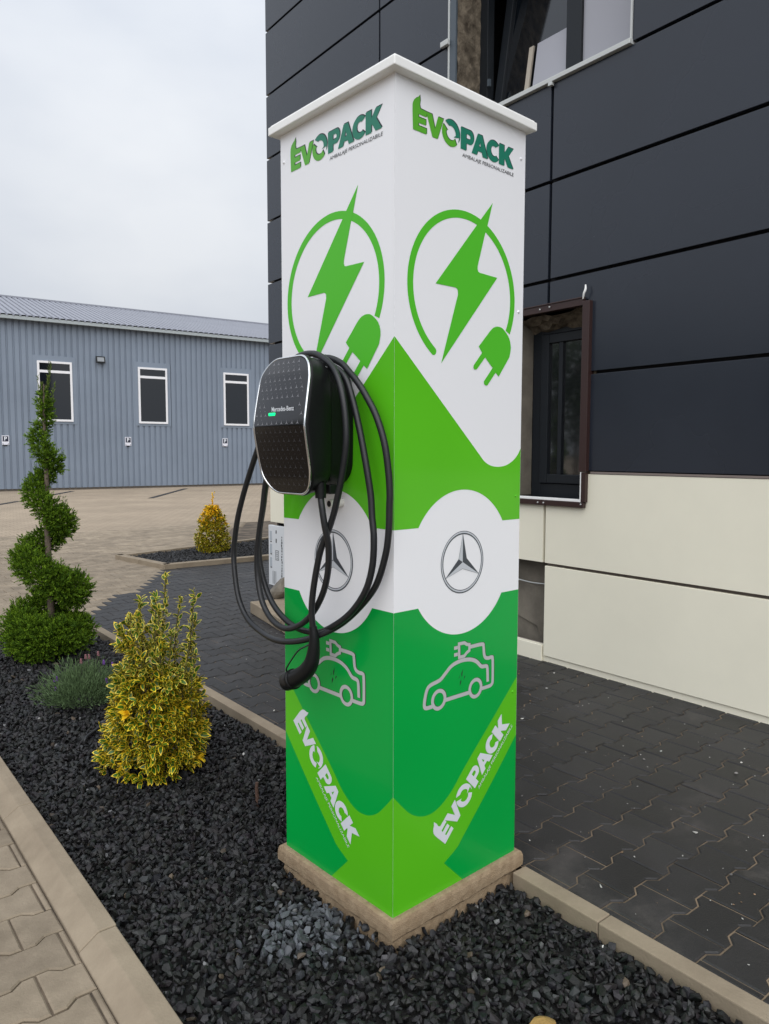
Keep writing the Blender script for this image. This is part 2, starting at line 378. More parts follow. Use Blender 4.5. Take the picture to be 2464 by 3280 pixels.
for kind, root, me0, mj in (('dark', dp, ME_D, M_darkj), ('tan', tp, ME_T, M_tanj)):
    cells[kind].sort(key=lambda q: (q[0], q[1]))
    Vs, Fs, Ts = [], [], []; off = 0; mbj = MB(); tints = []
    for n_, (v_, d_, c_, poly) in enumerate(cells[kind]):
        dz = random.uniform(-0.0016, 0.0012); rz = ROTG+random.uniform(-0.006, 0.006)
        if n_ < 298:
            if poly is None: me = me0
            else:
                pv, pf = paver_geo(poly); me = bpy.data.meshes.new('paver'); me.from_pydata(pv, [], pf); me.materials.append(me0.materials[0]); me.update()
            o = bpy.data.objects.new('paver', me); COL.objects.link(o); o.parent = root
            o.location = (c_.x, c_.y, PZ+dz); o.rotation_euler = (random.uniform(-.004, .004), random.uniform(-.004, .004), rz)
        else:
            pv, pf = (PV, PF) if poly is None else paver_geo(poly)
            cs, sn = math.cos(rz), math.sin(rz)
            mbj.add([(c_.x+x*cs-y*sn, c_.y+x*sn+y*cs, PZ+dz+z) for x, y, z in pv], pf)
            tints += [random.uniform(0.84, 1.16)*(1.14 if kind == 'tan' else 1.0)]*len(pv)  # far tan blocks lifted: their grazing-angle brightness is put into the tint
    if mbj.v:
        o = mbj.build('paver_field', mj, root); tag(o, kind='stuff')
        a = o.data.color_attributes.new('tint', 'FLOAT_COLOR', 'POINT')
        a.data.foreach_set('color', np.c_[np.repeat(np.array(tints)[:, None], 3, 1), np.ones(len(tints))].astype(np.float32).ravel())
# narrow filler strips between the last pavers and the near kerb are left as joint fill

def kerb_run(name, label, prof, b0, b1, length, m, first=0.0):
    """prof: (a, z) outline counter-clockwise seen along +b; stones of given length with open joints"""
    root = tag(empty(name), label, 'kerb', kind='structure')
    b = b0-first
    while b < b1:
        s0, s1 = max(b, b0)+0.0015, min(b+length, b1)-0.0015
        if s1-s0 > 0.04:
            n = len(prof); vs = []; j = random.uniform(-.0015, .0015)
            for bb in (s0, s1):
                for a, z in prof: q = ab(a+j, bb); vs.append((q.x, q.y, z+j))
            fs = [tuple(range(n)), tuple(range(2*n-1, n-1, -1))]+[(i, n+i, n+(i+1) % n, (i+1) % n) for i in range(n)]
            MB().add(vs, fs).build('kerb_stone', m, root, bevel=0.004)
        b += length
    return root
KPL = [(KL0, -0.05), (KL0, PZ+0.002), (KL1-0.052, 0.080), (KL1, 0.080), (KL1, -0.05)]
kerb_run('near_kerb', 'tan bevelled concrete kerb between the black gravel bed and tan paving', KPL, BED_NEAR, BED_END+0.12, 0.98, M_kerb, first=0.03)
KPR = [(KR0, -0.05), (KR0, 0.046), (KR1, 0.046), (KR1, -0.05)]
kerb_run('rear_kerb', 'thin tan concrete kerb between the black gravel and charcoal paving', KPR, BED_NEAR, 0.006, 0.52, M_kerb, first=0.02)
kerb_run('rear_kerb', 'thin tan kerb behind the bushes running up to the green pillar', KPR, 0.57, BED_END+0.03, 1.0, M_kerb)
er = tag(empty('end_kerb'), 'short tan kerb closing the end of the planted gravel bed', 'kerb', kind='structure')
q = [ab(KL1, BED_END), ab(KR1, BED_END+.03), ab(KR1, BED_END+.12), ab(KL1, BED_END+.12)]
for u0, u1 in ((0, .5), (.5, 1)):
    e = [q[0].lerp(q[1], u0+.003), q[0].lerp(q[1], u1-.003), q[3].lerp(q[2], u1-.003), q[3].lerp(q[2], u0+.003)]
    MB().add([(p.x, p.y, z) for z in (-.05, .05) for p in e], [(0,3,2,1),(4,5,6,7),(0,1,5,4),(1,2,6,5),(2,3,7,6),(3,0,4,7)]).build('kerb_stone', M_kerb, er, bevel=.004)

# gravel
def noise2(x, y, s=1.0, seed=0):
    r_ = np.random.default_rng(seed); o = 0
    for k in range(5):
        a, b, c = r_.uniform(0, 6.28, 3); f_ = s*(1+0.7*k)
        o = o+np.sin(x*f_*math.cos(a)+y*f_*math.sin(a)+b)/(1+.5*k)
    return o/3
PHI = (1+5**.5)/2
ICO = np.array([(-1,PHI,0),(1,PHI,0),(-1,-PHI,0),(1,-PHI,0),(0,-1,PHI),(0,1,PHI),(0,-1,-PHI),(0,1,-PHI),(PHI,0,-1),(PHI,0,1),(-PHI,0,-1),(-PHI,0,1)])/math.hypot(1, PHI)
ICF = np.array([(0,11,5),(0,5,1),(0,1,7),(0,7,10),(0,10,11),(1,5,9),(5,11,4),(11,10,2),(10,7,6),(7,1,8),(3,9,4),(3,4,2),(3,2,6),(3,6,8),(3,8,9),(4,9,5),(2,4,11),(6,2,10),(8,6,7),(9,8,1)])
OCT = np.array([(1,0,0),(-1,0,0),(0,1,0),(0,-1,0),(0,0,1),(0,0,-1),(.6,.6,.6),(-.6,-.6,.6)])
def stones(name, X, Y, Z, rad, tint, label, m=M_stone, flatn=0.62):
    n = len(X); T = []
    for _ in range(40):
        v = ICO*RNG.uniform(0.62, 1.12, (12, 1)); d = RNG.normal(size=3); d /= np.linalg.norm(d)
        for cut in range(3):                                  # chop planes for broken faces
            d = RNG.normal(size=3); d /= np.linalg.norm(d); h = v@d; lim = RNG.uniform(.35, .6); v = v-np.outer(np.maximum(h-lim, 0), d)
        T.append(v)
    T = np.array(T)[RNG.integers(0, 40, n)]
    sc = np.c_[RNG.uniform(.95, 1.5, n), RNG.uniform(.65, 1.05, n), RNG.uniform(.4, .8, n)]*rad[:, None]
    T = T*sc[:, None, :]
    Q = RNG.normal(size=(n, 4)); Q[:, 1:3] *= flatn; Q /= np.linalg.norm(Q, axis=1)[:, None]
    w_, x, y, z = Q.T
    Rm = np.stack([1-2*(y*y+z*z), 2*(x*y-z*w_), 2*(x*z+y*w_), 2*(x*y+z*w_), 1-2*(x*x+z*z), 2*(y*z-x*w_), 2*(x*z-y*w_), 2*(y*z+x*w_), 1-2*(x*x+y*y)], 1).reshape(n, 3, 3)
    V = np.einsum('nij,nkj->nki', Rm, T)+np.c_[X, Y, Z][:, None, :]
    F = (ICF[None]+12*np.arange(n)[:, None, None]).reshape(-1, 3)
    o = np_mesh(name, V.reshape(-1, 3), F, m, tint=np.repeat(tint, 12, 0))
    return tag(o, label, 'gravel', kind='stuff')
def bed(a0, a1, b0, b1, cell):
    na, nb = int((a1-a0)/cell), int((b1-b0)/cell)
    A, Bv = np.meshgrid(np.linspace(a0, a1, na), np.linspace(b0, b1, nb)); A = A.ravel()+RNG.uniform(-.55, .55, A.size)*cell; Bv = Bv.ravel()+RNG.uniform(-.55, .55, Bv.size)*cell
    k = (A > a0) & (A < a1) & (Bv > b0) & (Bv < b1); return A[k], Bv[k]
parts = []
for b0, b1, cell in ((-2.35, 1.3, .0166), (1.3, 3.0, .0185), (3.0, BED_END-.01, .022)):
    A, Bv = bed(KL1+.009, KR0-.009, b0, b1, cell); parts.append((A, Bv, np.full(len(A), cell)))
A, Bv, Ce = [np.concatenate(z) for z in zip(*parts)]
X, Y = EA.x*A+EB.x*Bv, EA.y*A+EB.y*Bv
k = ~((X > -.012) & (X < .60) & (Y > -.012) & (Y < .58))
X, Y, Ce, A = X[k], Y[k], Ce[k], A[k]
n = len(X)
hh = 0.012*noise2(X, Y, 5, 3)+0.006
edge = np.minimum(A-KL1, KR0-A); hh -= 0.010*np.exp(-edge/.05)
rad = Ce*RNG.uniform(.50, 1.18, n); big = RNG.random(n) < .08; rad[big] *= 1.4
Z = hh+RNG.uniform(-.009, .007, n)
br = np.exp(RNG.normal(math.log(.0105), .55, n))
tint = br[:, None]*np.array([1.0, 1.0, 1.045])+RNG.uniform(-.002, .002, (n, 3))
pc = onz(668, 2015, 0.01)                                  # dusty grey patch beside the plinth
dd = np.hypot((X-pc.x)/.15, (Y-pc.y)/.17)+.45*noise2(X, Y, 22, 5); grey = RNG.random(n) < .95/(1+np.exp((dd-.85)/.12))
tint[grey] = (RNG.uniform(.025, .12, grey.sum())[:, None])*np.array([.92, 1.0, 1.13]); Z[grey] += .010
lt = (RNG.random(n) < .010) & (rad < Ce); tint[lt] = RNG.uniform(.08, .2, lt.sum())[:, None]*np.array([1, 1, 1.02])
bn = RNG.random(n) < .006; tint[bn] = RNG.uniform(.03, .10, bn.sum())[:, None]*np.array([1.2, .9, .62])
wh = (RNG.random(n) < .0018) & (rad < .9*Ce); tint[wh] = RNG.uniform(.35, .65, wh.sum())[:, None]*np.array([1, .98, .93]); rad[wh] *= .75; Z[wh] += .006
stones('gravel', X, Y, Z, rad, np.clip(tint, .004, 1), 'crushed black stone gravel filling the planted bed between the kerbs')
sb = flat('bed_soil', [ab(KL1-.01, BED_NEAR), ab(KR0+.01, BED_NEAR), ab(KR0+.01, BED_END+.02), ab(KL1-.01, BED_END+.02)], -0.012, M_soil)
tag(sb, 'dark soil under the gravel', 'soil', kind='structure')

# =============================================================== CHARGING PILLAR
WX, WY, HZ, Z0 = 0.5696, 0.5521, 2.4, 0.10
pil = tag(empty('charging_pillar', (0, 0, 0)), 'tall square pillar printed white and green with bolts, stars and lettering', 'pillar')
# rough two-course concrete foot
def plinth():
    mb = MB(); N = 44
    prof = [(-0.012, -0.06), (-0.010, -0.02), (-0.008, 0.012), (-0.006, 0.030), (-0.014, 0.040), (-0.022, 0.048), (-0.023, 0.066), (-0.022, 0.086), (-0.018, 0.098), (-0.010, 0.1005), (0.012, 0.1005)]
    loop = []
    x0, y0, x1, y1 = 0, 0, WX, WY
    per = [(x0, y0), (x1, y0), (x1, y1), (x0, y1)]; nrm = [(0, -1), (1, 0), (0, 1), (-1, 0)]
    rng = random.Random(3); vs = []; cols = 0
    for s_ in range(4):
        a, b = Vector(per[s_]), Vector(per[(s_+1) % 4]); nv = Vector(nrm[s_])
        for k in range(N):
            t = k/N; p = a.lerp(b, t); d = nv.copy()
            if k == 0: d = nv+Vector(nrm[s_-1])
            cols += 1
            w1 = 0.0015*math.sin(9*t+s_*2.1)+0.0012*math.sin(31*t+s_)
            for i, (o_, z_) in enumerate(prof):
                jit = 0.0009 if i < 10 else 0
                ext = -o_+rng.uniform(-jit, jit)*(1.3 if i < 5 else .8)
                zz = z_+(w1+rng.uniform(-.001, .001) if 2 <= i <= 5 else (rng.uniform(-.0012, .0012) if 5 < i < 10 else 0))
                vs.append((p.x+d.x*ext, p.y+d.y*ext, zz))
    m_ = len(prof); fs = []
    for c in range(cols):
        d_ = (c+1) % cols
        for i in range(m_-1): fs.append((c*m_+i, d_*m_+i, d_*m_+i+1, c*m_+i+1))
    mb.add(vs, fs, 0, False); return mb.build('plinth', M_plinth, pil)
plinth()
zt = Z0+HZ
box('core', (0.004, 0.004, 0.06), (WX-0.004, WY-0.004, zt-0.001), M_white, pil)
RF = MB().box((0, 0, Z0), (WX, 0.003, zt)).build('face_panel', M_white, pil)
LF = MB().box((0, 0.0035, Z0), (0.003, WY, zt)).build('face_panel', M_white, pil)
MB().box((WX-.003, 0.0035, Z0), (WX, WY-.0035, zt)).build('face_panel', M_white, pil)
MB().box((0.0035, WY-.003, Z0), (WX-.0035, WY, zt)).build('face_panel', M_white, pil)
if 0: box('corner_bead', (-0.0007, -0.0007, Z0+.001), (0.0012, 0.0012, zt-.002), M_capw, pil, bevel=.0003)
cap = MB().box((-0.030, -0.030, zt), (WX+0.02, WY+0.028, zt+0.026)).build('cap', M_capw, pil, bevel=0.003)
MB().box((-0.024, -0.024, zt+.0262), (WX+0.014, WY+0.022, zt+0.032)).build('cap_sheet', M_capw, cap, bevel=0.002)

# print: 2D shapes laid on the two faces (u to the right, v up, seen from outside)
def put(face, loops, m, lift, name, parent=None):
    """loops: list of shapes; a shape is a list of closed loops, the first the outline, the others holes"""
    mb = MB()
    for sh in loops:
        P = [[Vector((u, v, 0)) for u, v in lp] for lp in sh]; flatp = [p for lp in P for p in lp]
        tr = tessellate_polygon(P)
        vs = []
        for p in flatp:
            if face == 'R': vs.append((p.x, -lift, Z0+p.y))
            else: vs.append((-lift, WY-p.x, Z0+p.y))
        fs = []
        for t in tr:
            a, b, c = [flatp[i] for i in t]
            fs.append(tuple(t) if (b-a).cross(c-a).z > 0 else (t[0], t[2], t[1]))
        mb.add(vs, fs)
    return mb.build(name, m, parent or (RF if face == 'R' else LF))
def arc(cx, cy, r_, a0, a1, n=40): return [(cx+r_*math.cos(R(a0+(a1-a0)*k/n)), cy+r_*math.sin(R(a0+(a1-a0)*k/n))) for k in range(n+1)]
def bez(pts, n=6): return [(p.x, p.y) for p in catmull([(a, b, 0) for a, b in pts], n)]
def xf(shapes, du=0, dv=0, ang=0, sc=1):
    c, s_ = math.cos(ang), math.sin(ang)
    return [[[(du+sc*(u*c-v*s_), dv+sc*(u*s_+v*c)) for u, v in lp] for lp in sh] for sh in shapes]
def mirror(shapes, w_): return [[[(w_-u, v) for u, v in lp] for lp in sh] for sh in shapes]
def ribbon(pts, wd, closed=False):
    P = [Vector(p) for p in pts]; n = len(P); l_, r_ = [], []
    for i in range(n):
        a = P[i-1] if (i > 0 or closed) else P[0]; b = P[(i+1) % n] if (i < n-1 or closed) else P[-1]
        d1 = (P[i]-a); d2 = (b-P[i])
        d1 = d1.normalized() if d1.length > 1e-9 else d2.normalized(); d2 = d2.normalized() if d2.length > 1e-9 else d1
        n1 = Vector((-d1.y, d1.x)); n2 = Vector((-d2.y, d2.x)); m_ = n1+n2; m_ = m_/max(.6, m_.length_squared/2)
        l_.append(tuple(P[i]+m_*wd/2)); r_.append(tuple(P[i]-m_*wd/2))
    if closed: return [l_, r_] if abs(area(l_)) > abs(area(r_)) else [r_, l_]
    return [l_+r_[::-1]]
def area(p): return sum(p[i-1][0]*p[i][1]-p[i][0]*p[i-1][1] for i in range(len(p)))/2

# fields of colour (right face coordinates; the left face mirrors them)
CX, CY_, CR_ = 0.2885, 1.036, 0.2255
swoop = bez([(0.3667, 1.3651), (0.3872, 1.3475), (0.4162, 1.3345), (0.454, 1.3297), (0.4923, 1.334), (0.5269, 1.3475), (0.5529, 1.3677), (WX-.001, 1.389)], 5)
av = math.degrees(math.asin((1.1548-CY_)/CR_)); av2 = math.degrees(math.asin((CY_-0.9163)/CR_))
mid = [[[(0.0, 1.697)]+swoop+[(WX-.001, 1.1548)]+arc(CX, CY_, CR_, av, 180-av, 48)+[(0.0, 1.1548)]]]
bandup = bez([(WX-.001, 0.6166), (0.44, 0.495), (0.3112, 0.3751), (0.2567, 0.3193), (0.2261, 0.296), (0.1959, 0.2790), (0.1587, 0.2691), (0.115, 0.2741), (0.0723, 0.2960), (0.0374, 0.3293), (0.0, 0.3707)], 5)
dkg = [[[(0.0, 0.9163)]+arc(CX, CY_, CR_, 180+av2, 360-av2, 48)+[(WX-.001, 0.9163)]+bandup]]
tri = [[bez([(WX-.001, 0.4127), (0.44, 0.2785), (0.3028, 0.142), (0.2753, 0.1165), (0.2171, 0.0881)], 4)+[(0.3049, 0.0006), (WX-.001, 0.0006)]]]
low = [[list(reversed(bandup))+[(WX-.001, 0.0006), (0.0, 0.0006)]]]
kx = (WY-0.0)/WX
def squeeze(sh): return [[[(u*kx, v) for u, v in lp] for lp in s_] for s_ in sh]
for face in 'RL':
    for nm, sh, m, l_ in (('green_field', mid, M_lime, .0005), ('green_field', dkg, M_green, .0005), ('green_field', low, M_lime, .0005), ('green_field', tri, M_green, .0008)):
        q = sh if face == 'R' else mirror(squeeze(sh), WY)
        put(face, q, m, l_, nm)
# bolt, ring and plug
bolt = [[[(0.4101, 2.1454), (0.3868, 2.072), (0.3761, 2.0456), (0.3440, 1.945), (0.3435, 1.934), (0.3475, 1.927), (0.3545, 1.9253), (0.4369, 1.9227), (0.1864, 1.6376), (0.2562, 1.846), (0.2560, 1.857), (0.2520, 1.863), (0.2450, 1.8652), (0.1605, 1.8646), (0.3366, 2.0635), (0.3549, 2.0842)]]]
RC = (0.2865, 1.8555); RO, RI = 0.2390, 0.2160
re_ = arc(*RC, (RO+RI)/2, -23.5, 234.5, 2)
tipc = (RC[0]+(RO+RI)/2*math.cos(R(234.5)), RC[1]+(RO+RI)/2*math.sin(R(234.5)))
ring = [[arc(*RC, RO, -25, 234.5, 70)+arc(tipc[0], tipc[1], (RO-RI)/2, 234.5, 414.5, 10)[1:-1]+arc(*RC, RI, 234.5, -25, 70)]]
plug = [[[(0.3525, 1.7025)]+bez([(0.4036, 1.7533), (0.4197, 1.766), (0.4401, 1.7725), (0.461, 1.7712), (0.4781, 1.7624), (0.4998, 1.7423), (0.5091, 1.7137), (0.5030, 1.6830)], 3)+[(0.4502, 1.6167), (0.4349, 1.6284)]+[(0.4028, 1.5935), (0.396, 1.586), (0.3883, 1.5847), (0.380, 1.589), (0.3784, 1.5972)]+[(0.4198, 1.6421), (0.3834, 1.6717), (0.3497, 1.6368), (0.343, 1.631), (0.3341, 1.6304), (0.329, 1.635), (0.33, 1.643), (0.3687, 1.6849)]]]
for face in 'RL':
    du = 0 if face == 'R' else -0.0145
    put(face, xf(ring, du), M_bolt, .0006, 'ring_emblem'); put(face, xf(bolt, du), M_bolt, .0009, 'bolt_emblem'); put(face, xf(plug, du), M_bolt, .0012, 'plug_emblem')
# three-pointed star badge
def star(face, cu, cv):
    r1, r0 = 0.0975, 0.0868
    put(face, [[arc(cu, cv, r1, 0, 360, 72)[:-1], arc(cu, cv, r0, 0, 360, 72)[:-1]]], M_steelink, .0007, 'star_badge_ring')
    put(face, [[arc(cu-.0008, cv+.001, r1-.0028, 0, 360, 72)[:-1], arc(cu-.0008, cv+.001, r0+.0032, 0, 360, 72)[:-1]]], M_silver, .0010, 'star_badge_ring')
    lightf, darkf = [], []
    for k in range(3):
        a = R(90+120*k); tip = (cu+.0885*math.cos(a), cv+.0885*math.sin(a)); c_ = (cu, cv)
        l_ = (cu+.0205*math.cos(a+R(60)), cv+.0205*math.sin(a+R(60))); r_ = (cu+.0205*math.cos(a-R(60)), cv+.0205*math.sin(a-R(60)))
        lightf.append([[c_, tip, l_]]); darkf.append([[c_, r_, tip]])
    put(face, [lightf[0], lightf[1], darkf[2]] , M_silver, .0010, 'star_badge'); put(face, [darkf[0], darkf[1], lightf[2]], M_steelink, .0010, 'star_badge')
    ed = [[[(cu+.0215*math.cos(R(90+60*j)) if j % 2 else cu+.0905*math.cos(R(90+60*j)), cv+.0215*math.sin(R(90+60*j)) if j % 2 else cv+.0905*math.sin(R(90+60*j))) for j in range(6)]]]
    put(face, ed, M_steelink, .0008, 'star_badge')
star('R', 0.2895, 1.036); star('L', 0.272, 1.038)
# wordmark: heavy capitals drawn as outlines, unit = metres
def letters():
    H = 0.0615; Ls = []
    def sh(x, w_, loops): return [[(x+u*w_, v*H) for u, v in lp] for lp in loops]
    leaf = [(0, .78), (0, 1.02), (.02, 1.16), (.10, 1.30), (.22, 1.40), (.36, 1.46), (.50, 1.60), (.54, 1.36), (.50, 1.16), (.56, 1.02), (1, 1.0)]
    Ls.append(sh(.0635, .055, [[(.04, 0), (0, .78)]+leaf[1:]+[(1, .76), (.42, .76), (.42, .63), (.95, .63), (.95, .38), (.42, .38), (.42, .25), (1, .25), (1, 0)]]))
    Ls.append(sh(.117, .070, [[(0, 1), (.36, 0), (.66, 0), (1, 1), (.68, 1), (.505, .40), (.33, 1)]]))
    o = []
    cx, cy, ro, ri = .2185, .0315, .0375, .0205
    lo = [[arc(cx, cy, ro, 150, 312, 20)+[(cx+.016, cy-.0125)]+arc(cx, cy, ri, 292, 170, 14)+[(cx-.0135, cy+.0035)]]]
    hi = [[arc(cx, cy, ro, 130, -32, 20)+[(cx+.0345, cy-.0045), (cx+.0115, cy-.009)]+arc(cx, cy, ri, -8, 112, 14)]]
    Ls.append(lo[0]); Ls.append(hi[0])
    bowl = [(.70+.30*math.cos(R(a)), .665+.335*math.sin(R(a))) for a in range(90, -91, -15)]
    hole = [(.60+.13*math.cos(R(a)), .665+.115*math.sin(R(a))) for a in range(90, -91, -30)]
    Ls.append(sh(.2605, .058, [[(0, 1)]+bowl+[(.42, .33), (.42, 0), (0, 0)], [(.42, .78)]+hole+[(.42, .55)]]))
    Ls.append(sh(.309, .074, [[(0, 0), (.36, 1), (.64, 1), (1, 0), (.68, 0), (.62, .20), (.38, .20), (.32, 0)], [(.44, .42), (.56, .42), (.50, .68)]]))
    oc = [(.55+.55*math.cos(R(a)), .5+.52*math.sin(R(a))) for a in range(42, 319, 12)]
    ic = [(.58+.24*math.cos(R(a)), .5+.25*math.sin(R(a))) for a in range(312, 47, -15)]
    Ls.append(sh(.376, .060, [oc+ic]))
    Ls.append(sh(.4355, .070, [[(0, 0), (0, 1), (.36, 1), (.36, .64), (.62, 1), (1, 1), (.66, .54), (1, 0), (.62, 0), (.40, .36), (.36, .32), (.36, 0)]]))
    return Ls
LET = [[[(u-.0635, v) for u, v in lp] for lp in s_] for s_ in letters()]
def text_mesh(txt, size, width=None, offset=0.0, shear=0.0):
    cu_ = bpy.data.curves.new('lettering', 'FONT'); cu_.body = txt; cu_.size = size; cu_.offset = offset; cu_.shear = shear; cu_.fill_mode = 'FRONT'; cu_.resolution_u = 3
    o = bpy.data.objects.new('lettering', cu_); COL.objects.link(o); bpy.context.view_layer.update()
    me = bpy.data.meshes.new_from_object(o.evaluated_get(bpy.context.evaluated_depsgraph_get()))
    bpy.data.objects.remove(o); bpy.data.curves.remove(cu_)
    vs = [tuple(v.co[:2]) for v in me.vertices]; fs = [tuple(p.vertices) for p in me.polygons]; bpy.data.meshes.remove(me)
    xs = [v[0] for v in vs]; x0, x1 = min(xs), max(xs); y0 = min(v[1] for v in vs)
    k = (width/(x1-x0)) if width else 1
    return [((x-x0)*k, (y-y0)) for x, y in vs], fs
SUBV, SUBF = text_mesh('AMBALAJE PERSONALIZABILE', 0.0150, 0.241, 0.0, 0.1)
def put_text(face, V2, F2, du, dv, ang, m, lift, name, parent):
    c, s_ = math.cos(ang), math.sin(ang); vs = []
    for u, v in V2:
        a, b = du+u*c-v*s_, dv+u*s_+v*c
        vs.append((a, -lift, Z0+b) if face == 'R' else (-lift, WY-a, Z0+b))
    return MB().add(vs, F2).build(name, m, parent)
def logo(face, du, dv, ang, colour):
    par = RF if face == 'R' else LF
    for i, s_ in enumerate(LET):
        nm = 'wordmark_letter'
        if colour:
            m = M_leafink if i < 3 else M_teal
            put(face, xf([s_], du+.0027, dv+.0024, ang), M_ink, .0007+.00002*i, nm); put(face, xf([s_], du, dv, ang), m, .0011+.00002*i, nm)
        else:
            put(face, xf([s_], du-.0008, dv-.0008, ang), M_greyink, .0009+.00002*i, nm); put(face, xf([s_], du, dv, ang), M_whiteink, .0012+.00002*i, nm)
    c, s_ = math.cos(ang), math.sin(ang); ou, ov = .2045, -.0245
    put_text(face, SUBV, SUBF, du+ou*c-ov*s_, dv+ou*s_+ov*c, ang, M_ink if colour else M_whiteink, .0012, 'wordmark_strapline', par)
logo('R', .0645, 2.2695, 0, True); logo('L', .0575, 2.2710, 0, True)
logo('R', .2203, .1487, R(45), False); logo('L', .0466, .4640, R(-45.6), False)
# car with plug icon
car_body = bez([(0.160, 0.606), (0.134, 0.607), (0.1255, 0.614), (0.1262, 0.632), (0.1345, 0.660), (0.149, 0.6735), (0.1914, 0.6815), (0.2136, 0.6960), (0.2437, 0.7160), (0.283, 0.7240), (0.3257, 0.7210), (0.3583, 0.7085), (0.3833, 0.6875), (0.4060, 0.684), (0.4135, 0.674), (0.4162, 0.6300)], 4)
car_bot = [(0.213, 0.6135), (0.329, 0.6135)]
car_cab = bez([(0.383, 0.6135), (0.425, 0.6140), (0.4375, 0.6190), (0.4405, 0.632), (0.4395, 0.698), (0.4340, 0.7085), (0.4180, 0.7085), (0.4030, 0.7130), (0.3960, 0.726), (0.3930, 0.750), (0.3850, 0.7600), (0.326, 0.7610)], 4)
car_plug = [(0.276, 0.7795), (0.301, 0.7790), (0.312, 0.7720), (0.3245, 0.7690), (0.3245, 0.7505), (0.312, 0.7450), (0.301, 0.7365), (0.2775, 0.7365)]
wh1, wh2 = (0.1869, 0.6215), (0.3557, 0.6215)
def car(face, du):
    items = [ribbon(car_body, .0125), ribbon(car_bot, .0125), ribbon(car_cab, .0120), ribbon(car_plug, .0105, True), ribbon([(0.2535, 0.7695), (0.2705, 0.7695)], .011), ribbon([(0.2535, 0.7480), (0.2705, 0.7480)], .011)]
    items += [[arc(*c_, .0335, 0, 360, 32)[:-1], arc(*c_, .0215, 0, 360, 32)[:-1]] for c_ in (wh1, wh2)]
    for k, it in enumerate(items):
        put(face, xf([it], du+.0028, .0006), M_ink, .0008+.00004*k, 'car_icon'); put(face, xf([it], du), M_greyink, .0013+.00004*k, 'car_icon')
    bl = [[(0.297, 0.697), (0.2885, 0.684), (0.2895, 0.672), (0.293, 0.674), (0.2935, 0.683)], [(0.308, 0.672), (0.300, 0.660), (0.301, 0.668), (0.3035, 0.672)], [(0.2815, 0.642), (0.283, 0.657), (0.2875, 0.664), (0.289, 0.657)], [(0.275, 0.668), (0.282, 0.679), (0.2795, 0.671)]]
    put(face, xf([[b] for b in bl], du), M_ink, .0010, 'car_icon_bolt')
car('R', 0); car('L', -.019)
for v in (2.3119, 1.8317, 1.2323, 0.5686):
    m = M_lime if v < 1.3 else M_white
    MB().tube([(0.546, .001, Z0+v), (0.546, -.0022, Z0+v), (0.546, -.0035, Z0+v)], [.0045, .0042, .002], 10).build('rivet', m, pil)
    if v > 1.9 or v < .6: MB().tube([(.001, WY-.02, Z0+v), (-.0022, WY-.02, Z0+v), (-.0035, WY-.02, Z0+v)], [.0045, .0042, .002], 10).build('rivet', m, pil)
st = MB().tube([(.02, .236, 1.322), (-.05, .236, 1.320)], .0135, 16).build('conduit_stub', M_pvc, pil)
MB().tube([(-.0500, .236, 1.320), (-.0504, .236, 1.320)], .0095, 16).build('conduit_mouth', M_room, st)

# =============================================================== WALLBOX
YC, ZC = 0.2815, 1.5525
wb = tag(empty('wallbox', (0, YC, ZC)), 'black car charger with chrome rim and green light on the pillar side', 'car charger')
def rr(hw, hh, r_, n=10):
    o = []
    for cx, cy, a0 in ((hw-r_, hh-r_, 0), (-hw+r_, hh-r_, 90), (-hw+r_, -hh+r_, 180), (hw-r_, -hh+r_, 270)):
        for k in range(n+1):
            a = R(a0+90*k/n); o.append((cx+r_*math.cos(a), cy+r_*math.sin(a)))
    o2 = []
    for i in range(len(o)):                      # subdivide the straight sides
        p, q = o[i], o[(i+1) % len(o)]; L_ = math.dist(p, q); m_ = max(1, int(L_/.02))
        for k in range(m_): o2.append((p[0]+(q[0]-p[0])*k/m_, p[1]+(q[1]-p[1])*k/m_))
    return o2
FH, FW, FR = 0.2035, 0.1355, 0.078
def barrel(z): return 1-0.085*(abs(z)/0.2035)**2.2
def xfront(z):                                    # front leans back above and below the crease
    t = abs(z)/FH; return -0.199+0.036*t**1.15+0.008*max(0, t-.75)*4
def loft(name, secs, m, parent, close_last=False):
    mb = MB(); base = [rr(*s_[1:4]) for s_ in secs]; n = min(len(b) for b in base); vs = []; fs = []
    prof0 = rr(FW, FH, FR)
    n = len(prof0)
    for sx, hw, hh, r_ in secs:
        for (y, z) in prof0:
            zz = z*hh/FH; yy = y*hw/FW*barrel(zz)
            vs.append(((xfront(zz)+sx[1]) if isinstance(sx, tuple) else sx, yy, zz))
    for i in range(len(secs)-1):
        for k in range(n):
            j = (k+1) % n; fs.append((i*n+k, i*n+j, (i+1)*n+j, (i+1)*n+k))
    mb.add(vs, fs, 0, True)
    return mb.build(name, m, parent)
loft('back_housing', [(-.002, .102, .172, .05), (-.02, .104, .175, .05), (-.07, .104, .175, .05), (-.098, .104, .175, .05)], M_black, wb)
loft('shell', [(-.088, .098, .168, .05), (-.090, .112, .186, .05), (-.100, .121, .193, .05), (-.135, .128, .199, .05), (('f', .012), .1335, .2025, .06), (('f', .004), .1345, .2035, .06), (('f', .002), .1320, .2012, .06)], M_black, wb)
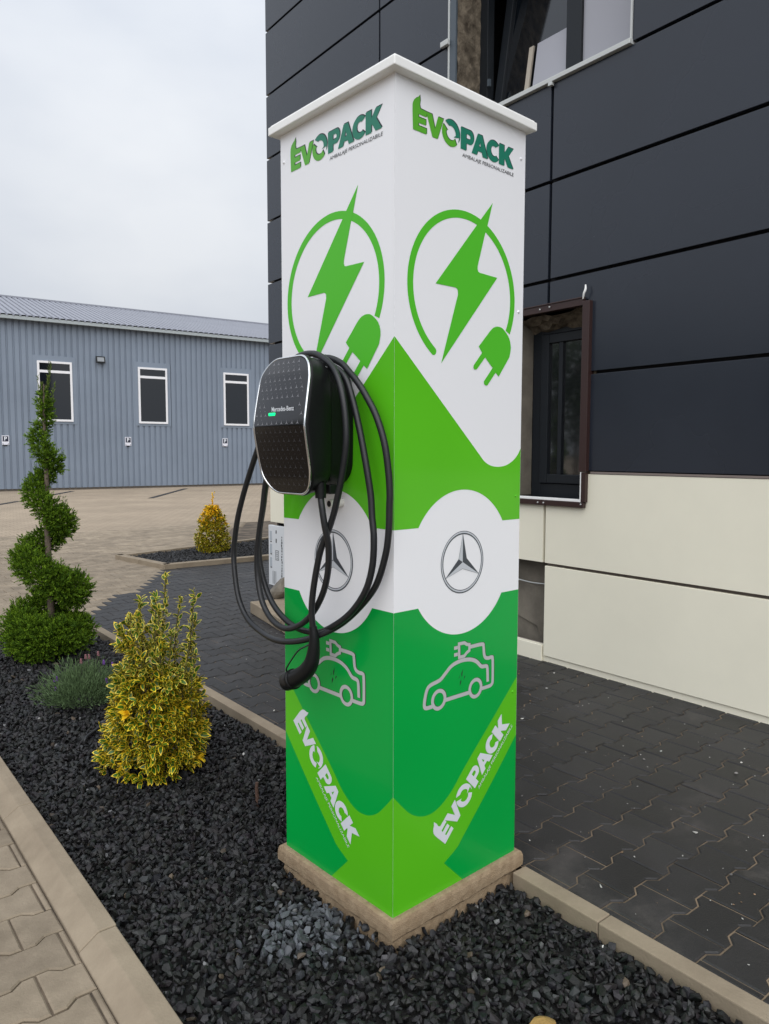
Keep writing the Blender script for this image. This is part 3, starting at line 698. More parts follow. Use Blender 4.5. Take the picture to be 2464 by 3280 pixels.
def trim():
    P = [(y*barrel(z), z) for y, z in rr(FW-.0048, FH-.0048, FR-.004)]; pts = [(xfront(z)-.0012, y, z) for y, z in P]
    mb = MB(); n = len(pts); vs = []; fs = []; k6 = 8
    for i in range(n):
        a, b = Vector(pts[i-1]), Vector(pts[(i+1) % n]); t = (b-a).normalized(); u = Vector((1, 0, 0)); u = (u-t*u.dot(t)).normalized(); w_ = t.cross(u)
        for k in range(k6):
            an = 2*math.pi*k/k6; vs.append(Vector(pts[i])+u*math.cos(an)*.0036+w_*math.sin(an)*.0036)
    for i in range(n):
        for k in range(k6): fs.append((i*k6+k, i*k6+(k+1) % k6, ((i+1) % n)*k6+(k+1) % k6, ((i+1) % n)*k6+k))
    mb.add(vs, fs, 0, True); return mb.build('chrome_trim', M_chrome, wb)
trim()
def halfw(z, hw, hh, r_):
    z = abs(z)
    if z > hh: return 0.001
    if z > hh-r_: return (hw-r_+math.sqrt(max(0, r_*r_-(z-hh+r_)**2)))*barrel(z)
    return hw*barrel(z)
def xs(y, z): return xfront(z)-.0008-.004*(1-(y/.13)**2)
def cover(name, z0, z1, m, lift):
    mb = MB(); N, K = 30, 16; vs = []; fs = []
    for i in range(N+1):
        z = z0+(z1-z0)*i/N; h = halfw(z, FW-.0075, FH-.0075, FR-.007)
        for k in range(K+1):
            y = -h+2*h*k/K; vs.append((xs(y, z)-lift, y, z))
    for i in range(N):
        for k in range(K): a = i*(K+1)+k; fs.append((a, a+K+1, a+K+2, a+1))
    mb.add(vs, fs, 0, True); return mb.build(name, m, wb)
SPL = 0.000
cover('upper_cover', SPL, FH-.0077, M_gloss, .0022); cover('lower_cover', -FH+.0077, SPL-.001, M_lowgl, .0)
# lip between the two covers
mb = MB(); vs = [(xs(y, SPL)-.0022+dx, y, SPL+dz) for y in np.linspace(-.125, .125, 17) for dx, dz in ((0, 0), (.004, -.0005))]
mb.add(vs, [(2*i, 2*i+2, 2*i+3, 2*i+1) for i in range(16)]); mb.build('cover_lip', M_gloss, wb)
# rows of small printed stars
mb = MB(); mb2 = MB()
for row in range(-16, 17):
    z = row*.0126+.006; small = row % 2
    for c in range(-6, 7):
        y = c*.0255+(.01275 if (row//2) % 2 else 0)+(.0064 if small else 0)
        if abs(y) > halfw(z, FW-.016, FH-.016, FR-.014)-.004: continue
        if 0.014 < z < .070 and -.100 < y < .062: continue
        r_ = .0032 if small else .0082
        for k in range(3):
            a = R(90+120*k); t_ = (y+r_*math.cos(a), z+r_*math.sin(a)); wd_ = .0007 if small else .0016; nn_ = (-math.sin(a)*wd_, math.cos(a)*wd_)
            lf = .0022 if z > SPL else 0
            (mb2 if z > SPL else mb).add([(xs(py, pz)-lf-.0005, py, pz) for py, pz in ((y+nn_[0], z+nn_[1]), (y-nn_[0], z-nn_[1]), t_)], [(0, 1, 2)])
tag(mb.build('star_pattern', M_mark, wb), kind='stuff'); tag(mb2.build('star_pattern', M_mark_lit, wb), kind='stuff')
V2, F2 = text_mesh('Mercedes-Benz', 0.021, 0.112, 0.0004, 0.0)
tx = MB().add([(xs(-.0+(-u+.04), .043)-.0022-.0009, -u+.032, .0405+v*.92) for u, v in V2], F2).build('lettering', M_whiteink, wb)
ld = MB().box((xs(.03, .03)-.0038, .012, .0285), (xs(.03, .03)+.002, .046, .0375)).build('status_light', M_led, wb, bevel=.002)
MB().tube([(-.118, -.093, -.165), (-.118, -.095, -.21)], [.017, .016], 16).build('cable_gland', M_black, wb)
MB().box((-.09, -.10, -.20), (-.055, -.07, -.172)).build('latch_block', M_black, wb, bevel=.004)

# =============================================================== CABLE
inner = [(-0.118, 0.1875, 1.375), (-0.119, 0.186, 1.350), (-0.12, 0.178, 1.315), (-0.115, 0.172, 1.262), (-0.10, 0.174, 1.2), (-0.09, 0.191, 1.12), (-0.085, 0.226, 1.046), (-0.085, 0.284, 0.975), (-0.085, 0.357, 0.928), (-0.085, 0.432, 0.909), (-0.08, 0.512, 0.924), (-0.075, 0.574, 0.971), (-0.07, 0.609, 1.047), (-0.07, 0.612, 1.132), (-0.07, 0.594, 1.218), (-0.07, 0.572, 1.295), (-0.07, 0.549, 1.387)]
up1 = [(-.066, .49, 1.53), (-.06, .42, 1.67), (-.055, .345, 1.742), (-.055, .26, 1.745)]
second = [(-0.058, 0.195, 1.722), (-0.060, 0.143, 1.688), (-0.060, 0.110, 1.623), (-0.058, 0.081, 1.537), (-0.055, 0.057, 1.441), (-0.05, 0.043, 1.356), (-0.05, 0.037, 1.295), (-0.05, 0.029, 1.232), (-0.05, 0.036, 1.151), (-0.055, 0.062, 1.076), (-0.06, 0.123, 1.005), (-0.065, 0.203, 0.951), (-0.06, 0.289, 0.917), (-0.055, 0.4, 0.91), (-0.05, 0.497, 0.934), (-0.045, 0.572, 0.979), (-0.04, 0.627, 1.049), (-0.04, 0.647, 1.125), (-0.045, 0.634, 1.205), (-0.05, 0.6, 1.293), (-0.05, 0.577, 1.378)]
up2 = [(-.045, .52, 1.52), (-.038, .44, 1.67), (-.034, .36, 1.748), (-.034, .27, 1.760)]
outer = [(-0.036, 0.195, 1.738), (-0.040, 0.150, 1.708), (-0.042, 0.108, 1.674), (-0.042, 0.070, 1.632), (-0.04, 0.031, 1.577), (-0.035, 0.003, 1.504), (-0.03, -0.009, 1.426), (-0.028, -0.013, 1.364), (-0.028, -0.012, 1.325), (-0.028, -0.009, 1.255), (-0.028, 0.005, 1.184), (-0.03, 0.042, 1.096), (-0.035, 0.106, 1.024), (-0.05, 0.183, 0.959), (-0.085, 0.252, 0.917), (-0.103, 0.333, 0.888), (-0.100, 0.446, 0.868), (-0.085, 0.561, 0.87), (-0.075, 0.669, 0.897), (-0.07, 0.736, 0.958), (-0.065, 0.77, 1.046), (-0.06, 0.782, 1.125), (-0.06, 0.758, 1.228), (-0.06, 0.717, 1.319), (-0.06, 0.667, 1.406), (-0.06, 0.608, 1.499)]
up3 = [(-.064, .54, 1.60), (-.070, .46, 1.70), (-.076, .37, 1.762), (-.078, .27, 1.768)]
toplug = [(-0.085, 0.185, 1.732), (-0.095, 0.135, 1.688), (-0.10, 0.105, 1.630), (-0.1, 0.092, 1.560), (-0.1, 0.092, 1.489), (-0.1, 0.110, 1.409), (-0.1, 0.131, 1.345), (-0.098, 0.150, 1.300), (-0.098, 0.175, 1.250), (-0.105, 0.206, 1.185), (-0.108, 0.233, 1.09), (-0.108, 0.248, 1.008), (-0.102, 0.250, 0.938)]
CAB = catmull(inner+up1+second+up2+outer+up3+toplug, 5)
cab = tag(empty('charging_cable', (0.0, 0.3, 0.9)), 'thick black charging cable coiled in loops over the charger with plug hanging', 'cable')
def rel(pts): return [(p[0], p[1]-.3, p[2]-.9) for p in pts]
MB().tube(rel(CAB), 0.0098, 12).build('cable', M_rubber, cab)
pp = catmull([(-0.102, 0.250, 0.950), (-0.100, 0.247, 0.913), (-0.100, 0.250, 0.874), (-0.102, 0.260, 0.835), (-0.105, 0.286, 0.802), (-0.107, 0.323, 0.777), (-0.108, 0.348, 0.765)], 6)
N_ = len(pp)
rad_ = [float(np.interp(i/(N_-1), [0, .12, .35, .6, .8, 1], [.0115, .0145, .0195, .0255, .0275, .0285])) for i in range(N_)]
con = MB().tube(rel(pp), rad_, 20).build('connector', M_black, cab)
dv_ = (pp[-1]-pp[-3]).normalized(); e0 = pp[-1]-dv_*.006
MB().tube(rel([e0, e0+dv_*.002, e0+dv_*.011, e0+dv_*.013]), [.0290, .0325, .0325, .0300], 22).build('collar', M_black, con)
MB().tube(rel([e0+dv_*.013, e0+dv_*.042, e0+dv_*.046]), [.0300, .0300, .0265], 22).build('end_cap', M_rubber, con)
tet = catmull([(-0.105, 0.268, 0.890), (-0.125, 0.292, 0.872), (-0.130, 0.326, 0.835), (-0.132, 0.350, 0.803), (-0.122, 0.362, 0.788)], 6)
MB().tube(rel(tet), .0026, 8).build('cap_tether', M_rubber, con)

# =============================================================== OFFICE BUILDING (local: x inward, y along the facade, z up)
TF = 0.0634
ob = tag(empty('office_building', (2.655, 0, 0), -math.atan(TF)), 'office block clad in anthracite panels above cream panels with unfinished windows', 'building')
GJ = 0.0108
ZR = [0.082, 0.717, 1.350, 1.983, 2.615, 3.250, 3.880, 4.512, 5.145, 5.778, 6.411, 7.044, 7.6]
CO = [-4.07, -2.22, -0.37, 1.485, 3.33, 5.25]
WU = (0.905, 2.470, 3.880, 5.40); WL = (1.165, 1.790, 1.145, 2.445)      # openings: y0, y1, z0, z1
def cut(rects, o):
    res = []
    for y0, y1, z0, z1 in rects:
        if o[1] <= y0 or o[0] >= y1 or o[3] <= z0 or o[2] >= z1: res.append((y0, y1, z0, z1)); continue
        if o[0] > y0: res.append((y0, o[0], z0, z1))
        if o[1] < y1: res.append((o[1], y1, z0, z1))
        ya, yb = max(y0, o[0]), min(y1, o[1])
        if o[2] > z0: res.append((ya, yb, z0, o[2]))
        if o[3] < z1: res.append((ya, yb, o[3], z1))
    return res
for r_ in range(len(ZR)-1):
    for c_ in range(len(CO)-1):
        if r_ == 0 and c_ in (3, 4): continue                            # lowest row still open behind the pillar
        z0, z1 = ZR[r_]+GJ, ZR[r_+1]-GJ; y0, y1 = CO[c_]+GJ, CO[c_+1]-(GJ if c_ < 4 else 0)
        if r_ == 0: z0 = 0.082
        m = M_beige if r_ < 2 else M_darkpanel
        full = cut(cut([(y0, y1, z0, z1)], WU), WL)
        mb = MB(); j = random.uniform(-.0012, .0012)
        for p in full: mb.box((j, p[0], p[2]), (0.030, p[1], p[3]))
        mb.build('facade_panel', m, ob, bevel=0.0025 if len(full) == 1 else 0)
    if r_ > 0: MB().box((0.033, 5.223, ZR[r_]+GJ), (6.0, 5.250, ZR[r_+1]-GJ)).build('facade_panel', M_beige if r_ < 2 else M_darkpanel, ob, bevel=.002)
# backing behind the joints, with the openings left out
CAVB = (1.487, 5.18, 0.150, 0.717)
for nm, zlo, zhi, m in (('joint_backing', 1.345, 7.6, M_groove), ('joint_backing', 0.0, 1.3448, M_bgroove)):
    mb = MB()
    for p in cut(cut(cut([(-4.07, 5.19, zlo, zhi)], WU), WL), CAVB): mb.box((0.045, p[0], p[2]), (0.062, p[1], p[3]))
    mb.build(nm, m, ob)
MB().box((0.064, 5.15, 0.0), (6.0, 5.19, 7.6)).box((0.064, -4.07, 7.45), (6.0, 5.149, 7.6)).box((5.9, -4.07, 0), (6.0, 5.149, 7.449)).box((0.064, -4.07, 0), (5.899, -3.97, 7.449)).build('rear_wall', M_groove, ob)
box('base_profile', (0.012, -4.07, 0.0), (0.044, 1.484, 0.078), M_beige, ob, bevel=.002)
box('base_profile', (-0.004, 1.4865, 0.0), (0.044, 4.90, 0.152), M_beige, ob, bevel=.003)
box('drip_profile', (-0.003, -4.07, 1.3425), (0.032, 1.118, 1.3555), M_bgroove, ob)
# open cavity: taupe membrane with folds, loose cable, rubble
mb = MB()
fold = [(0.150, 1.487, .15), (0.150, 1.487, .36), (0.150, 1.487, .72), (0.150, 2.1, .15), (0.150, 2.1, .72), (0.115, 1.60, .235), (0.105, 1.72, .34), (0.150, 1.62, .72)]
mb.add([(0.152, 1.40, .10), (0.152, 5.18, .10), (0.152, 5.18, .76), (0.152, 1.40, .76)], [(0, 3, 2, 1)])
mb.add([(0.146, 1.487, .42), (0.110, 1.618, .245), (0.146, 1.90, .30), (0.146, 1.90, .56), (0.120, 1.66, .53), (0.146, 1.487, .53)], [(0, 5, 4, 1), (1, 4, 3, 2)], 0)
mb.add([(0.146, 1.487, .15), (0.118, 1.60, .16), (0.105, 1.618, .243), (0.146, 1.487, .418)], [(0, 3, 2, 1)], 0)
mb.build('wall_membrane', M_memb, ob)
MB().tube(catmull([(.10, 1.47, .562), (.09, 1.55, .560), (.085, 1.66, .556), (.09, 1.80, .562), (.10, 2.0, .57)], 5), .0042, 8).build('loose_cable', M_sill, ob)
MB().box((.066, 1.486, .155), (.150, 1.4895, .715)).build('cavity_edge', M_groove, ob)
# --- upper window
wu = empty('window', (0, 0, 0)); wu.parent = ob
FX = 0.27
MB().box((-0.028, 0.895, 3.872), (FX+.02, 2.462, 3.902)).build('sill', M_sill, wu, bevel=.003)
MB().box((-0.030, 1.470, 3.850), (-0.006, 1.500, 3.8715)).build('sill_bracket', M_sill, wu)
MB().box((-0.012, 2.464, 3.9025), (0.02, 2.478, 5.40)).build('edge_profile', M_sill, wu)
MB().box((-0.010, 0.898, 3.9025), (0.03, 0.908, 5.40)).build('edge_profile', M_sill, wu)
MB().box((-0.006, 2.400, 3.9025), (0.010, 2.4635, 5.40)).build('side_trim', M_gframe, wu)
MB().box((-0.040, 2.455, 4.505), (-0.0125, 2.535, 4.545)).build('clip', M_sill, wu, bevel=.004)
# rough foam reveal
mb = MB(); vs = []; fs = []; nx, nz = 5, 26
for i in range(nz+1):
    for k in range(nx+1):
        vs.append((0.0105+(FX-.0105)*k/nx, 2.4005+.02*(k/nx)+random.uniform(-.008, .006), 3.903+1.49*i/nz))
for i in range(nz):
    for k in range(nx): a = i*(nx+1)+k; fs.append((a, a+nx+1, a+nx+2, a+1))
mb.add(vs, fs); mb.build('foam_reveal', M_foam, wu)
MB().box((0.031, .870, 3.9025), (FX, .897, 5.40)).box((0.064, .897, 5.401), (FX, 2.47, 5.44)).build('reveal', M_foam, wu)
fr = MB().box((FX, 2.34, 3.9025), (FX+.07, 2.43, 5.40)).box((FX, .90, 3.9025), (FX+.07, .955, 5.40)).box((FX-.001, 1.475, 3.9025), (FX+.071, 1.600, 5.40)).box((FX, .956, 3.903), (FX+.07, 1.474, 3.96)).box((FX, 1.601, 3.903), (FX+.07, 2.339, 3.945)).build('frame', M_frame, wu, bevel=.003)
MB().box((FX+.02, .957, 3.961), (FX+.03, 1.473, 5.40)).build('pane', M_palepane, fr)
# tilted sash
TI = math.tan(R(9)); zb = 3.95
def sx(z): return FX+.03+(z-zb)*TI
def bar(mb, y0, y1, z0, z1, t=.045):
    mb.add([(sx(z)+dx, y, z) for z in (z0, z1) for dx, y in ((0, y0), (t, y0), (t, y1), (0, y1))], [(0,3,2,1),(4,5,6,7),(0,1,5,4),(1,2,6,5),(2,3,7,6),(3,0,4,7)])
mb = MB(); bar(mb, 1.61, 1.685, zb, 5.35); bar(mb, 2.25, 2.325, zb, 5.35); bar(mb, 1.686, 2.249, zb, zb+.07); bar(mb, 1.686, 2.249, 5.27, 5.35)
sh_ = mb.build('sash', M_frame, wu, bevel=.003)
mb = MB(); mb.add([(sx(z)+.02, y, z) for z, y in ((zb+.07, 1.686), (zb+.07, 2.249), (5.27, 2.249), (5.27, 1.686))], [(0, 3, 2, 1)]); mb.build('pane', M_glass2, sh_)
mb = MB(); mb.add([(sx(z)-.001-dx, y, z) for z in (zb+.0, 4.42) for dx, y in ((0, 1.965), (.015, 1.965), (.015, 2.005), (0, 2.005))], [(0,3,2,1),(4,5,6,7),(0,1,5,4),(1,2,6,5),(2,3,7,6),(3,0,4,7)]); mb.build('sash_edge', M_raw, sh_)
MB().box((FX-.02, 2.30, 4.235), (FX+.0, 2.322, 4.285)).build('latch', M_gframe, wu)
mb = MB(); bar(mb, 1.612, 1.93, zb+.02, 4.42, .004); pf = mb.build('pane_sky_glare', M_palepane, sh_); pf.location = (-.012, 0, 0)  # pale sheet: sky mirrored in the tilted sash, put into the colour
def room(y0, y1, z0, z1, x0, x1, par):
    v = [(x, y, z) for x in (x0, x1) for y in (y0, y1) for z in (z0, z1)]
    MB().add(v, [(4, 5, 7, 6), (0, 4, 6, 2), (1, 3, 7, 5), (0, 1, 5, 4), (2, 6, 7, 3)]).build('room_interior', M_room, par)
room(.6, 2.8, 3.6, 5.6, FX+.072, 3.0, wu)
# --- lower window
wl = empty('window', (0, 0, 0)); wl.parent = ob
y0, y1, z0, z1 = WL; GX = 0.19
pr = MB().box((-.034, 1.132, 1.356), (.028, 1.186, 2.432)).build('side_profile', M_brown, wl, bevel=.003)
MB().box((-.026, 1.190, 2.408), (.028, 1.86, 2.462)).box((-.032, 1.188, 2.452), (-.0265, 1.86, 2.460)).build('head_profile', M_brown, wl, bevel=.002)
MB().box((-.030, 1.150, 1.122), (.028, 1.86, 1.158)).build('sill_profile', M_brown, wl, bevel=.003)
MB().box((-.030, 1.176, 1.1585), (.028, 1.86, 1.174)).build('sill_strip', M_capw, wl, bevel=.002)
MB().box((-.032, 1.168, 1.1585), (.0, 1.1755, 1.352)).build('side_strip', M_capw, wl)
MB().box((-.031, 1.136, 1.160), (.0, 1.1675, 1.350)).build('lower_side_profile', M_brown, wl)
for yy, zz in ((1.53, 2.43), (1.45, 2.435), (1.52, 1.14), (1.47, 1.14), (1.165, 1.145)):
    MB().tube([(-.0305, yy, zz), (-.036, yy, zz)], .005, 10).build('screw', M_sill, wl)
mb = MB(); vs = []; fs = []
for i in range(13):
    for k in range(5): vs.append((.029+(GX-.029)*k/4, y0-.0+(y1-y0+.02)*i/12, 2.412-.075*(k/4)-random.uniform(0, .03)))
for i in range(12):
    for k in range(4): a = i*5+k; fs.append((a, a+5, a+6, a+1))
mb.add(vs, fs); mb.build('foam_reveal', M_foam, wl)
MB().box((.029, 1.772, 1.175), (GX, 1.81, 2.44)).build('side_reveal', M_memb, wl)
MB().box((.029, 1.12, 1.12), (GX+.07, 1.164, 2.44)).box((.063, 1.165, 2.46), (GX+.07, 1.80, 2.50)).build('reveal', M_foam, wl)
fr = MB().box((GX, 1.69, 1.16), (GX+.06, 1.771, 2.40)).box((GX, 1.165, 1.16), (GX+.06, 1.24, 2.40)).box((GX, 1.241, 2.30), (GX+.06, 1.689, 2.40)).box((GX, 1.241, 1.16), (GX+.06, 1.689, 1.26)).build('frame', M_frame, wl, bevel=.004)
sa = MB().box((GX-.016, 1.62, 1.262), (GX+.04, 1.688, 2.298)).box((GX-.016, 1.242, 1.262), (GX+.04, 1.285, 2.298)).box((GX-.016, 1.286, 2.235), (GX+.04, 1.619, 2.297)).box((GX-.016, 1.286, 1.263), (GX+.04, 1.619, 1.325)).box((GX-.012, 1.50, 1.326), (GX+.036, 1.535, 2.234)).build('sash', M_frame, wl, bevel=.004)
MB().box((GX+.006, 1.286, 1.326), (GX+.012, 1.499, 2.234)).build('pane', M_glass, sa)
MB().box((GX+.006, 1.536, 1.326), (GX+.012, 1.619, 2.234)).build('pane', M_glass, sa)
room(.9, 2.2, .9, 2.55, GX+.065, 2.5, wl)
MB().tube(catmull([(-.03, 1.185, 2.445), (-.036, 1.175, 2.475), (-.034, 1.165, 2.50), (-.03, 1.168, 2.53)], 4), [.004+.004*math.sin(k*.25) for k in range(13)], 6).build('tape_scrap', M_capw, wl)
# insulation board, concrete strip, rock by the building's corner
bd = tag(empty('insulation_board', (2.655+TF*5.0, 4.99, PZ), -math.atan(TF)), 'white printed insulation board standing in the open base of the office block', 'board')
MB().box((-.012, -.45, .0), (.03, .275, .652)).build('board', mat('white board wrap', (.66, .68, .70), .5), bd, bevel=.003)
mb = MB()
for zz in (.49, .35, .205): mb.box((-.0135, .20, zz), (-.0121, .245, zz+.10))
mb.build('pale_print', mat('pale grey print', (.42, .46, .50), .5), bd)
mb = MB()
for zz in (.47, .335, .19): mb.box((-.0137, .205, zz), (-.0121, .235, zz+.012))
for zz, h in ((.57, .035), (.47, .045)): mb.box((-.0137, .10, zz), (-.0121, .118, zz+h))
mb.box((-.0137, .06, .285), (-.0122, .125, .29)).box((-.0137, .06, .385), (-.0122, .125, .39)).box((-.0137, .06, .291), (-.0122, .066, .384)).box((-.0137, .119, .291), (-.0122, .125, .384))
for k in range(4): mb.box((-.0137, .085, .30+.02*k), (-.0122, .10, .312+.02*k))
for k in range(3): mb.box((-.0137, .12+.03*k, .02), (-.0122, .127+.03*k, .16))
for k in range(18): mb.box((-.0137, -.022+random.uniform(0, .01), .02+.03*k), (-.0122, .002+random.uniform(-.006, .004), .02+.03*k+random.uniform(.015, .026)))
tag(mb.build('dark_print', M_ink, bd), kind='stuff')
pb = Vector((2.05, 4.14)); eb = Vector((-.24, -.97)).normalized(); ea_ = Vector((.97, -.24))
blk = empty('concrete_strip', (pb.x, pb.y, PZ), math.atan2(eb.y, eb.x))
tag(blk, 'low pale concrete slab lying on charcoal paving by the corner', 'slab')
MB().box((0, 0, 0), (.78, .36, .105)).build('slab', M_kerb, blk, bevel=.008)
MB().box((.80, 0.004, 0), (1.7, .355, .10)).build('slab', M_kerb, blk, bevel=.008)
def rock(name, loc, rad, m, label, cat, seed, sq=(1, 1, 1)):
    import bmesh
    bm = bmesh.new(); bmesh.ops.create_icosphere(bm, subdivisions=3, radius=rad); rg = random.Random(seed)
    cuts = [(Vector((rg.gauss(0, 1), rg.gauss(0, 1), rg.gauss(0, 1))).normalized(), rg.uniform(.55, .85)*rad) for _ in range(9)]
    for v in bm.verts:
        for d, l_ in cuts:
            h = v.co.dot(d)-l_
            if h > 0: v.co -= d*h
        v.co = Vector((v.co.x*sq[0], v.co.y*sq[1], v.co.z*sq[2]))
    me = bpy.data.meshes.new(name); bm.to_mesh(me); bm.free(); me.materials.append(m)
    o = bpy.data.objects.new(name, me); COL.objects.link(o); o.location = loc; return tag(o, label, cat)
rock('rock', (2.36, 4.10, PZ+.18), .115, M_memb, 'brown grey rock standing on the pale concrete slab', 'rock', 4, (1, 1, 1.0))
q = onz(1172, 2236, .02)
rock('stone', (q.x, q.y, .012), .052, mat('ochre stone', (.32, .20, .06), .8, var=.25, vscale=25, bump=.4), 'round ochre yellow stone lying in the black gravel', 'stone', 9, (1.15, 1.0, .75))

# =============================================================== HALL WITH TRAPEZOID CLADDING
PA = onz(0, 1062, PZ); PBb = onz(578, 1050, PZ); PBb = CV+(PBb-CV)*1.035; PBb.z = PZ
dh = (PBb-PA); dh.z = 0; dh.normalize()
hall = tag(empty('metal_hall', (PA.x, PA.y, 0), math.atan2(dh.y, dh.x)), 'long blue grey metal hall with white framed windows across the yard', 'hall')
nh = Vector((-dh.y, dh.x, 0))
def hx(cx):                                            # crop x (scale 1.8467) to distance along the wall
    d = ray(cx/1.8467*0.674513, 1000); t = nh.dot(PA-CV)/nh.dot(d); return (CV+d*t-PA).dot(dh)
EZ = 6.30
def profile(x0, n, per=0.22):
    o = []
    for i in range(n):
        x = x0+i*per; o += [(x, 0), (x+.140, 0), (x+.152, .042), (x+.208, .042)]
    o.append((x0+n*per, 0)); return o
me_sheet = None
for i in range(-9, 16):
    if me_sheet is None:
        P = profile(0, 5); vs = [(x, y, z) for z in (0.12, EZ) for x, y in P]; n = len(P)
        mb = MB().add(vs, [(k, k+1, n+k+1, n+k) for k in range(n-1)]); o = mb.build('wall_sheet', M_shed, hall); me_sheet = o.data
    else:
        o = bpy.data.objects.new('wall_sheet', me_sheet); COL.objects.link(o); o.parent = hall
    o.location = (i*1.1, 0, 0)
box('plinth_strip', (-9.9, .032, 0), (17.6, .2, .125), mat('hall plinth', (.10, .085, .07), .9), hall)
PRr = profile(0, 5)
me_roof = None; ridge_y, ridge_z = 6.5, EZ+.12+1.78
for i in range(-9, 16):
    if me_roof is None:
        vs = []; n = len(PRr)
        for yy, zz in ((-.32, EZ+.05), (ridge_y, ridge_z)):
            for x, h in PRr: vs.append((x, yy, zz+.04-h*1.2))
        o = MB().add(vs, [(k, k+1, n+k+1, n+k) for k in range(n-1)]).build('roof_sheet', M_roof, hall); me_roof = o.data
    else:
        o = bpy.data.objects.new('roof_sheet', me_roof); COL.objects.link(o); o.parent = hall
    o.location = (i*1.1, 0, 0)
box('eave_trim', (-9.9, -.30, EZ-.07), (17.6, -.22, EZ+.045), M_eave, hall)
box('soffit', (-9.9, -.219, EZ-.02), (17.6, .05, EZ+.02), M_shed, hall)
box('ridge_cap', (-9.9, ridge_y-.15, ridge_z-.0), (17.6, ridge_y+.3, ridge_z+.07), M_roof, hall)
MB().add([(-9.9, 13, 0), (17.6, 13, 0), (17.6, 13, EZ), (-9.9, 13, EZ), (-9.9, ridge_y, ridge_z), (17.6, ridge_y, ridge_z)], [(0, 1, 2, 3), (3, 2, 5, 4)]).build('rear_wall', M_shed, hall)
for wi, (a, b) in enumerate(((238, 442), (828, 998), (1328, 1475))):
    x0, x1 = hx(a), hx(b); z0, z1 = 2.62, 4.84
    wn_ = empty('window', (0, 0, 0)); wn_.parent = hall
    MB().box((x0-.14, -.012, z0-.10), (x1+.14, .012, z1+.20)).build('surround', M_shed, wn_, bevel=.004)
    f = .075
    MB().box((x0, -.05, z0), (x1, -.0125, z0+f)).box((x0, -.05, z1-f), (x1, -.0125, z1)).box((x0, -.05, z0+f+.0005), (x0+f, -.0125, z1-f-.0005)).box((x1-f, -.05, z0+f+.0005), (x1, -.0125, z1-f-.0005)).box((x0+f+.0005, -.046, z1-.43), (x1-f-.0005, -.0125, z1-.335)).build('frame', M_pvcframe, wn_)
    MB().box((x0+f+.001, -.028, z0+f+.001), (x1-f-.001, -.020, z1-.431)).build('pane', M_glass2, wn_)
    MB().box((x0+f+.001, -.028, z1-.334), (x1-f-.001, -.020, z1-f-.001)).build('pane', M_glass2, wn_)
PV2, PF2 = text_mesh('P', .19, .095, .006)
sgn = [('parking sign on the hall wall, under the end window with the spiral tree in front', (15, 60)), ('parking sign on the hall wall, under the floodlight', (742, 780)), ('parking sign on the hall wall, behind the coiled charging cable', (1316, 1350))]
sgn = [('small white and navy parking sign on the grey hall left of the spiral tree', (15, 60)), ('small white and navy parking sign on the grey hall beside the middle window', (742, 780)), ('small white and navy parking sign on the grey hall nearest the office block', (1316, 1350))]
for lab, (a, b) in sgn:
    xm = (hx(a)+hx(b))/2; p = PA+dh*xm
    sg = tag(empty('parking_sign', (p.x, p.y, 0), math.atan2(dh.y, dh.x)), lab, 'sign', 'parking signs on the hall wall')
    MB().box((-.12, -.018, 1.73), (.12, -.004, 2.07)).build('plate', M_sign, sg, bevel=.004)
    MB().box((-.095, -.0205, 1.855), (.095, -.0185, 2.045)).build('navy_square', M_signb, sg)
    MB().add([(-.045+u, -.0225, 1.885+v) for u, v in PV2], PF2).build('letter', M_whiteink, sg)
    MB().add([(-.10, -.0205, 1.75), (-.06, -.0205, 1.75), (-.10, -.0205, 1.79)], [(0, 1, 2)]).add([(.10, -.0205, 1.75), (.10, -.0205, 1.79), (.06, -.0205, 1.75)], [(0, 1, 2)]).build('corner_print', M_signb, sg)
    MB().box((-.05, -.03, 1.695), (.05, .0, 1.727)).build('bracket', M_black, sg)
p = PA+dh*((hx(580)+hx(636))/2)
fl = tag(empty('floodlight', (p.x, p.y, 5.02), math.atan2(dh.y, dh.x)), 'small black floodlight fixed on the grey hall wall between two windows', 'floodlight')
MB().add([(x, y, z) for x in (-.165, .165) for y, z in ((-.17, -.12), (-.10, .12), (-.05, .10), (-.12, -.14))], [(0, 1, 2, 3), (7, 6, 5, 4), (0, 4, 5, 1), (1, 5, 6, 2), (2, 6, 7, 3), (3, 7, 4, 0)]).build('housing', M_black, fl)
MB().add([(x, y-.004, z) for x in (-.125, .125) for y, z in ((-.158, -.08), (-.112, .08))], [(0, 2, 3, 1)]).build('glass', mat('lamp glass', (.22, .24, .26), .2), fl)
MB().box((-.02, -.10, -.03), (.02, .0, .03)).build('bracket', M_black, fl)
# dark parking bay lines in the yard
for k, (a, b) in enumerate((((890, 1285), (1100, 1228)), ((300, 1268), (430, 1243)), ((-60, 1332), (110, 1303)))):
    a = onz(a[0]/1.8467*.674513, (900+a[1]/1.8467)*.674513, PZ); b = onz(b[0]/1.8467*.674513, (900+b[1]/1.8467)*.674513, PZ)
    d = (b-a).normalized(); s_ = Vector((-d.y, d.x, 0))*.09
    o = MB().add([(v.x, v.y, PZ+.004) for v in (a-s_, b-s_, b+s_, a+s_)], [(0, 1, 2, 3) if (b-a).cross(s_).z > 0 else (3, 2, 1, 0)]).build('parking_line', M_darkj, None)
    me = o.data; at = me.color_attributes.new('tint', 'FLOAT_COLOR', 'POINT'); at.data.foreach_set('color', [1.6, 1.5, 1.4, 1]*4)
    tag(o, 'dark paver line marking a parking bay in the tan yard', 'line', kind='structure')

